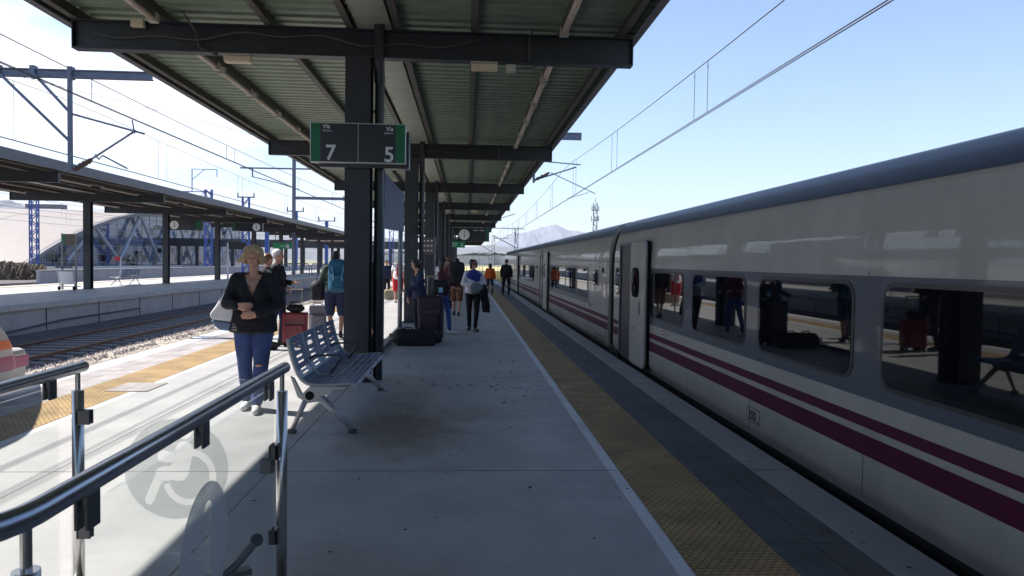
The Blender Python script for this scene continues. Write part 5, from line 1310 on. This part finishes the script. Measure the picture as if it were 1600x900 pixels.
person((-2.64, 15.0, 0), R(186), 1.74, 'backpacker in a dark green jacket and navy shorts seen from behind left of the column', 'cloth_green', 'cloth_navy', 'shoe_dark', 'hair_dark', 'short', vox=.010, bulk=.035, wide=1.22, bottoms='longshorts', legw=.014, skin='skin_tan',
    arms={'L': ((.27, -.02, 1.15), (.22, -.25, 1.02), (0, -1, 0)), 'R': ((-.27, -.02, 1.15), (-.24, -.26, 1.1), (0, -1, 0))}, turn=R(-35))
backpack((-2.58, 14.99, 0), R(186), 'blue hiking backpack on the back of the man in navy shorts', 'cloth_teal', w_=.38, z0=.93, h_=.60)
rt = empty('shoulder_bag', (-3.00, 15.0, .92), 0, 'black bag hanging at the left side of the backpacker', 'bag')
mb = MB(); softbox(mb, (0, 0, 0), (.26, .2, .34), .06); mb.ell((-.02, 0, .10), (.15, .12, .14)); blob('bag_body', mb, MAT['case_black'], rt, vox=.012, smooth=4, wob=.006)
mb = MB(); mb.tube([(-.08, 0, .15), (.05, .0, .48), (.12, 0, .15)], .012, 6); mb.build('strap', MAT['case_black'], rt)
trolley_case((-3.14, 15.7, 0), R(10), .36, .26, .56, 'case_grey', 'grey upright backpack-style suitcase standing left of the backpacker', handle=.05)
# 5 black haired woman by the big case
person((-.95, 14.9, 0), R(-60), 1.60, 'dark haired woman in a navy jacket leaning over the tall purple suitcase', 'cloth_navy', 'cloth_black', 'shoe_dark', 'hair_dark', 'curly', vox=.010, bulk=.03, female=True, lean=(0, -.12), nod=R(12), neck_v=(1.25, .5),
    arms={'L': ((.24, -.12, 1.14), (.10, -.34, 1.04), (-.2, -1, 0)), 'R': ((-.25, .0, 1.12), (-.28, -.12, .90), (0, -.2, -1))}, turn=R(-20))
trolley_case((-.68, 14.25, 0), R(-8), .46, .34, .84, 'case_purple', 'tall dark purple suitcase with an extended handle standing behind the black duffel bag', handle=.38)
rt = empty('rucksack', (-.50, 14.2, .92), 0, 'black rucksack lying on the tall purple suitcase', 'bag'); mb = MB(); softbox(mb, (0, 0, .16), (.34, .28, .30), .08); blob('bag_body', mb, MAT['case_black'], rt, vox=.013, smooth=4, wob=.008)
mb = MB(); mb.box(-.03, .05, -.155, -.148, .06, .16); mb.build('paper_tag', MAT['cloth_lightblue'], rt)
mb = MB(); mb.tube([(.14, -.10, .24), (.2, -.14, .05), (.17, -.12, -.14)], .012, 6); mb.build('strap', MAT['case_black'], rt)
rt = empty('duffel_bag', (-.93, 13.72, 0), R(2), 'black duffel bag lying on the floor in front of the purple suitcase', 'bag')
mb = MB(); mb.cap((-.29, 0, .155), (.29, 0, .155), .155); mb.box(-.36, .36, -.15, .15, .012, .14); o = blob('bag_body', mb, MAT['case_black'], rt, vox=.014, smooth=5, wob=.008)
for q in (-.14, .14): mb = MB(); mb.tube([(q-.10, -.06, .28), (q-.06, -.04, .335), (q+.06, -.04, .335), (q+.10, -.06, .28)], .011, 6); mb.build('handle', MAT['rubber'], rt)
mb = MB(); mb.tube([(-.44, 0, .2), (-.48, -.02, .22), (-.46, -.03, .15)], .014, 6); mb.build('end_loop', MAT['rubber'], rt)
# 6 woman in blue jeans
person((-.50, 15.9, 0), R(68), 1.62, 'woman in a dark waistcoat and bright blue jeans stepping right behind the purple suitcase', 'cloth_maroon', 'cloth_jeans_blue', 'shoe_white', 'hair_dark', 'long', vox=.010, bulk=.022, female=True,
    arms={'L': ((.22, -.05, 1.14), (.16, -.25, 1.05), (-.3, -1, 0)), 'R': ((-.22, -.02, 1.13), (-.18, -.25, 1.08), (.2, -1, 0))}, feet={'L': ((.09, -.16, 0), None), 'R': ((-.09, .18, 0), None)}, turn=R(8))
# 7 walker with black backpack and brown shorts
person((-.28, 21.4, 0), R(180), 1.66, 'walker in brown shorts seen from behind carrying a big black backpack', 'cloth_maroon', 'cloth_brown', 'shoe_dark', 'hair_dark', 'short', vox=.011, bulk=.02, bottoms='longshorts', legw=.02, feet={'L': ((.07, -.12, 0), None), 'R': ((-.07, .16, 0), None)},
    arms={'L': ((.24, -.02, 1.14), (.22, -.22, 1.12), (0, -1, .2)), 'R': ((-.24, 0, 1.14), (-.24, -.16, .98), (0, -1, -.4))}, skin='skin')
backpack((-.28, 21.42, 0), R(180), 'big black hiking backpack carried by the walker in brown shorts', 'case_black', w_=.46, d_=.30, h_=.62, z0=.90)
# 8 scarf woman
root, P, HP, s = person((.16, 16.7, 0), R(8), 1.62, 'woman in sunglasses with a blue scarf and checked shirt carrying a black coat', 'cloth_white', 'cloth_black', 'shoe_dark', 'hair_dark', 'curly', vox=.010, bulk=.03, wide=1.08, female=True, sleeves=.95, jacket_len=.88,
    arms={'R': ((-.25, -.04, 1.13), (-.04, -.20, 1.10), (1, -.1, 0)), 'L': ((.25, -.02, 1.12), (.10, -.22, 1.05), (-.8, -.5, 0))}, feet={'L': ((.03, -.20, 0), (.25, -1)), 'R': ((-.05, .18, 0), (-.3, -1))}, turn=R(14), lean=(0, -.05))
mb = MB(); mb.ell(P(0, -.015, 1.40), (.13, .12, .07)); mb.ell(P(0, -.10, 1.30), (.15, .07, .09)); mb.ell(P(.06, -.10, 1.24), (.10, .06, .06)); mb.ell(P(-.10, -.06, 1.33), (.08, .08, .07)); mb.ell(P(.11, -.03, 1.34), (.08, .08, .06)); blob('scarf', mb, MAT['cloth_scarf'], root, vox=.010, smooth=2, wob=.012)
mb = MB()
for q in (-1, 1): mb.ell(HP(q*.036, -.086, 1.608), (.028, .010, .020), 12, 8)
mb.cap(HP(-.07, -.05, 1.615), HP(.07, -.05, 1.615), .004); mb.build('sunglasses', MAT['rubber'], root, smooth=True)
rt = empty('coat', (.16, 16.7, 0), R(8), 'black coat hanging over the arm of the woman in the blue scarf', 'coat')
mb = MB(); mb.cap((.13, -.22, 1.02), (.24, -.18, 1.02), .05); slab(mb, [(.10, -.22, 1.03), (.27, -.20, 1.02), (.36, -.16, .60), (.37, -.15, .42), (.20, -.18, .44), (.14, -.2, .75)], .07); mb.cap((.22, -.18, .95), (.28, -.17, .50), .055, .065); blob('coat_body', mb, MAT['cloth_black'], rt, vox=.012, smooth=4, wob=.012)
rt = empty('patterned_bag', (.16, 16.7, 0), R(8), 'grey patterned bundle held in the folded arms of the woman with sunglasses', 'bag')
mb = MB(); mb.ell((.04, -.25, 1.0), (.15, .07, .12)); mb.ell((.0, -.27, .94), (.11, .06, .09)); blob('bag_body', mb, MAT['cloth_check'], rt, vox=.011, smooth=3, wob=.008)
# 9 orange jacket, 10 dark man
person((1.16, 35.6, 0), R(178), 1.50, 'woman in an orange jacket and dark trousers seen from behind near the platform end', 'cloth_orange', 'cloth_navy', 'shoe_dark', 'hair_dark', 'long', vox=.014, bulk=.05, wide=1.12, jacket_len=.85, feet={'L': ((.13, 0, 0), None), 'R': ((-.12, .1, 0), None)})
person((1.95, 35.6, 0), R(170), 1.72, 'man all in dark clothes standing next to the train beyond the orange jacket', 'cloth_black', 'cloth_black', 'shoe_dark', 'hair_dark', 'short', vox=.014, bulk=.04, wide=1.15, legw=.01, feet={'L': ((.16, 0, 0), None), 'R': ((-.14, .05, 0), None)}, turn=R(30))
# 11 red shorts man, 12 person behind the downpipe, further ones
root, P, HP, s = person((-2.55, 27.5, 0), R(165), 1.72, 'person in a white shirt and red shorts seen between the downpipe and the grey post', 'cloth_white', 'cloth_red', 'shoe_white', 'hair_grey', 'short', vox=.013, bulk=.03, bottoms='longshorts', legw=.02, sleeves=.4)
mb = MB(); mb.tube([P(-.05, .16, 1.45), P(-.03, .20, 1.2), P(-.03, .19, .98)], .03, 8); mb.build('red_band', MAT['cloth_red'], root)
rt = empty('travel_bag', (-3.0, 29.6, 0), R(10), 'tan travel bag on the floor near the person in red shorts', 'bag'); mb = MB(); softbox(mb, (0, 0, .22), (.62, .36, .40), .09); blob('bag_body', mb, MAT['case_tan'], rt, vox=.02, smooth=4, wob=.01)
mb = MB(); mb.tube([(-.15, 0, .42), (-.1, 0, .52), (.1, 0, .52), (.15, 0, .42)], .015, 6); mb.build('handle', MAT['rubber'], rt)
person((-3.35, 31.0, 0), R(40), 1.60, 'dark clothed person partly hidden left of the person in red shorts', 'cloth_navy', 'cloth_black', 'shoe_dark', 'hair_dark', 'short', vox=.014, bulk=.03)
person((-1.66, 12.4, 0), R(150), 1.70, 'person in black mostly hidden behind the nearest column and its downpipe', 'cloth_black', 'cloth_black', 'shoe_dark', 'hair_dark', 'short', vox=.011, bulk=.03)
backpack((-1.60, 12.36, 0), R(200), 'round black backpack showing right of the downpipe', 'case_black', w_=.30, d_=.20, h_=.46, z0=1.02, dz=-.02)
person((-.62, 24.5, 0), R(200), 1.72, 'tall dark person farther along beside the columns left of the walker', 'cloth_maroon', 'cloth_black', 'shoe_dark', 'hair_brown', 'short', vox=.013, bulk=.03)
person((-.95, 27.5, 0), R(20), 1.64, 'woman in a pale top standing farther back by the columns', 'cloth_white', 'cloth_navy', 'shoe_dark', 'hair_dark', 'long', vox=.014, bulk=.02, female=True)
# ---------------------------------------------------------------- litter: petals and specks on the floor
mb = MB(); rs = random.Random(11)
def fleck(mb, x, y, z, sz):
    a = rs.uniform(0, 6.28); c, s_ = math.cos(a), math.sin(a); w2 = sz*rs.uniform(.3, .6); tw = rs.uniform(-.3, .6)*sz
    mb.add([(x-c*sz, y-s_*sz, z), (x+s_*w2, y-c*w2, z+abs(tw)), (x+c*sz, y+s_*sz, z), (x-s_*w2, y+c*w2, z+.001)], [(0, 1, 2, 3)])
for k in range(290):
    if k < 190: x = rs.gauss(.60 if k % 3 else -.35, .30); y = rs.gauss(9.6, .9)
    else: x = rs.uniform(-1.4, 2.4); y = rs.uniform(2.6, 13)
    fleck(mb, x, y, .006, rs.uniform(.010, .026) if k < 210 else rs.uniform(.012, .024))
mb.build('fallen_petals', MAT['petal'], kind='stuff')
lf_ = MB(); rs = random.Random(2); fleck(lf_, -2.85, 4.15, .006, .035); o = lf_.build('dry_leaf', MAT['petal']); tag(o, 'single dark dry leaf on the sunlit concrete behind the left glass panel', 'leaf')
mh = MB(); mh.box(-4.20, -3.72, 8.75, 9.35, .0045, .009); o = mh.build('manhole_cover', MAT['paving_left']); tag(o, 'grey square cover set in the left tactile strip', 'cover')

# ---------------------------------------------------------------- air
hz = bpy.data.materials.new('air'); hz.use_nodes = True; t = hz.node_tree; t.nodes.clear(); pv = t.nodes.new('ShaderNodeVolumePrincipled'); pv.inputs['Color'].default_value = (.78, .84, .98, 1); pv.inputs['Density'].default_value = 8.5e-5; pv.inputs['Anisotropy'].default_value = 0
ou = t.nodes.new('ShaderNodeOutputMaterial'); t.links.new(pv.outputs[0], ou.inputs['Volume'])
mb = MB(); mb.box(-9500, 9500, -700, 14500, -30, 900); mb.build('haze', hz, kind='stuff')
bpy.data.scenes.remove(TMP)
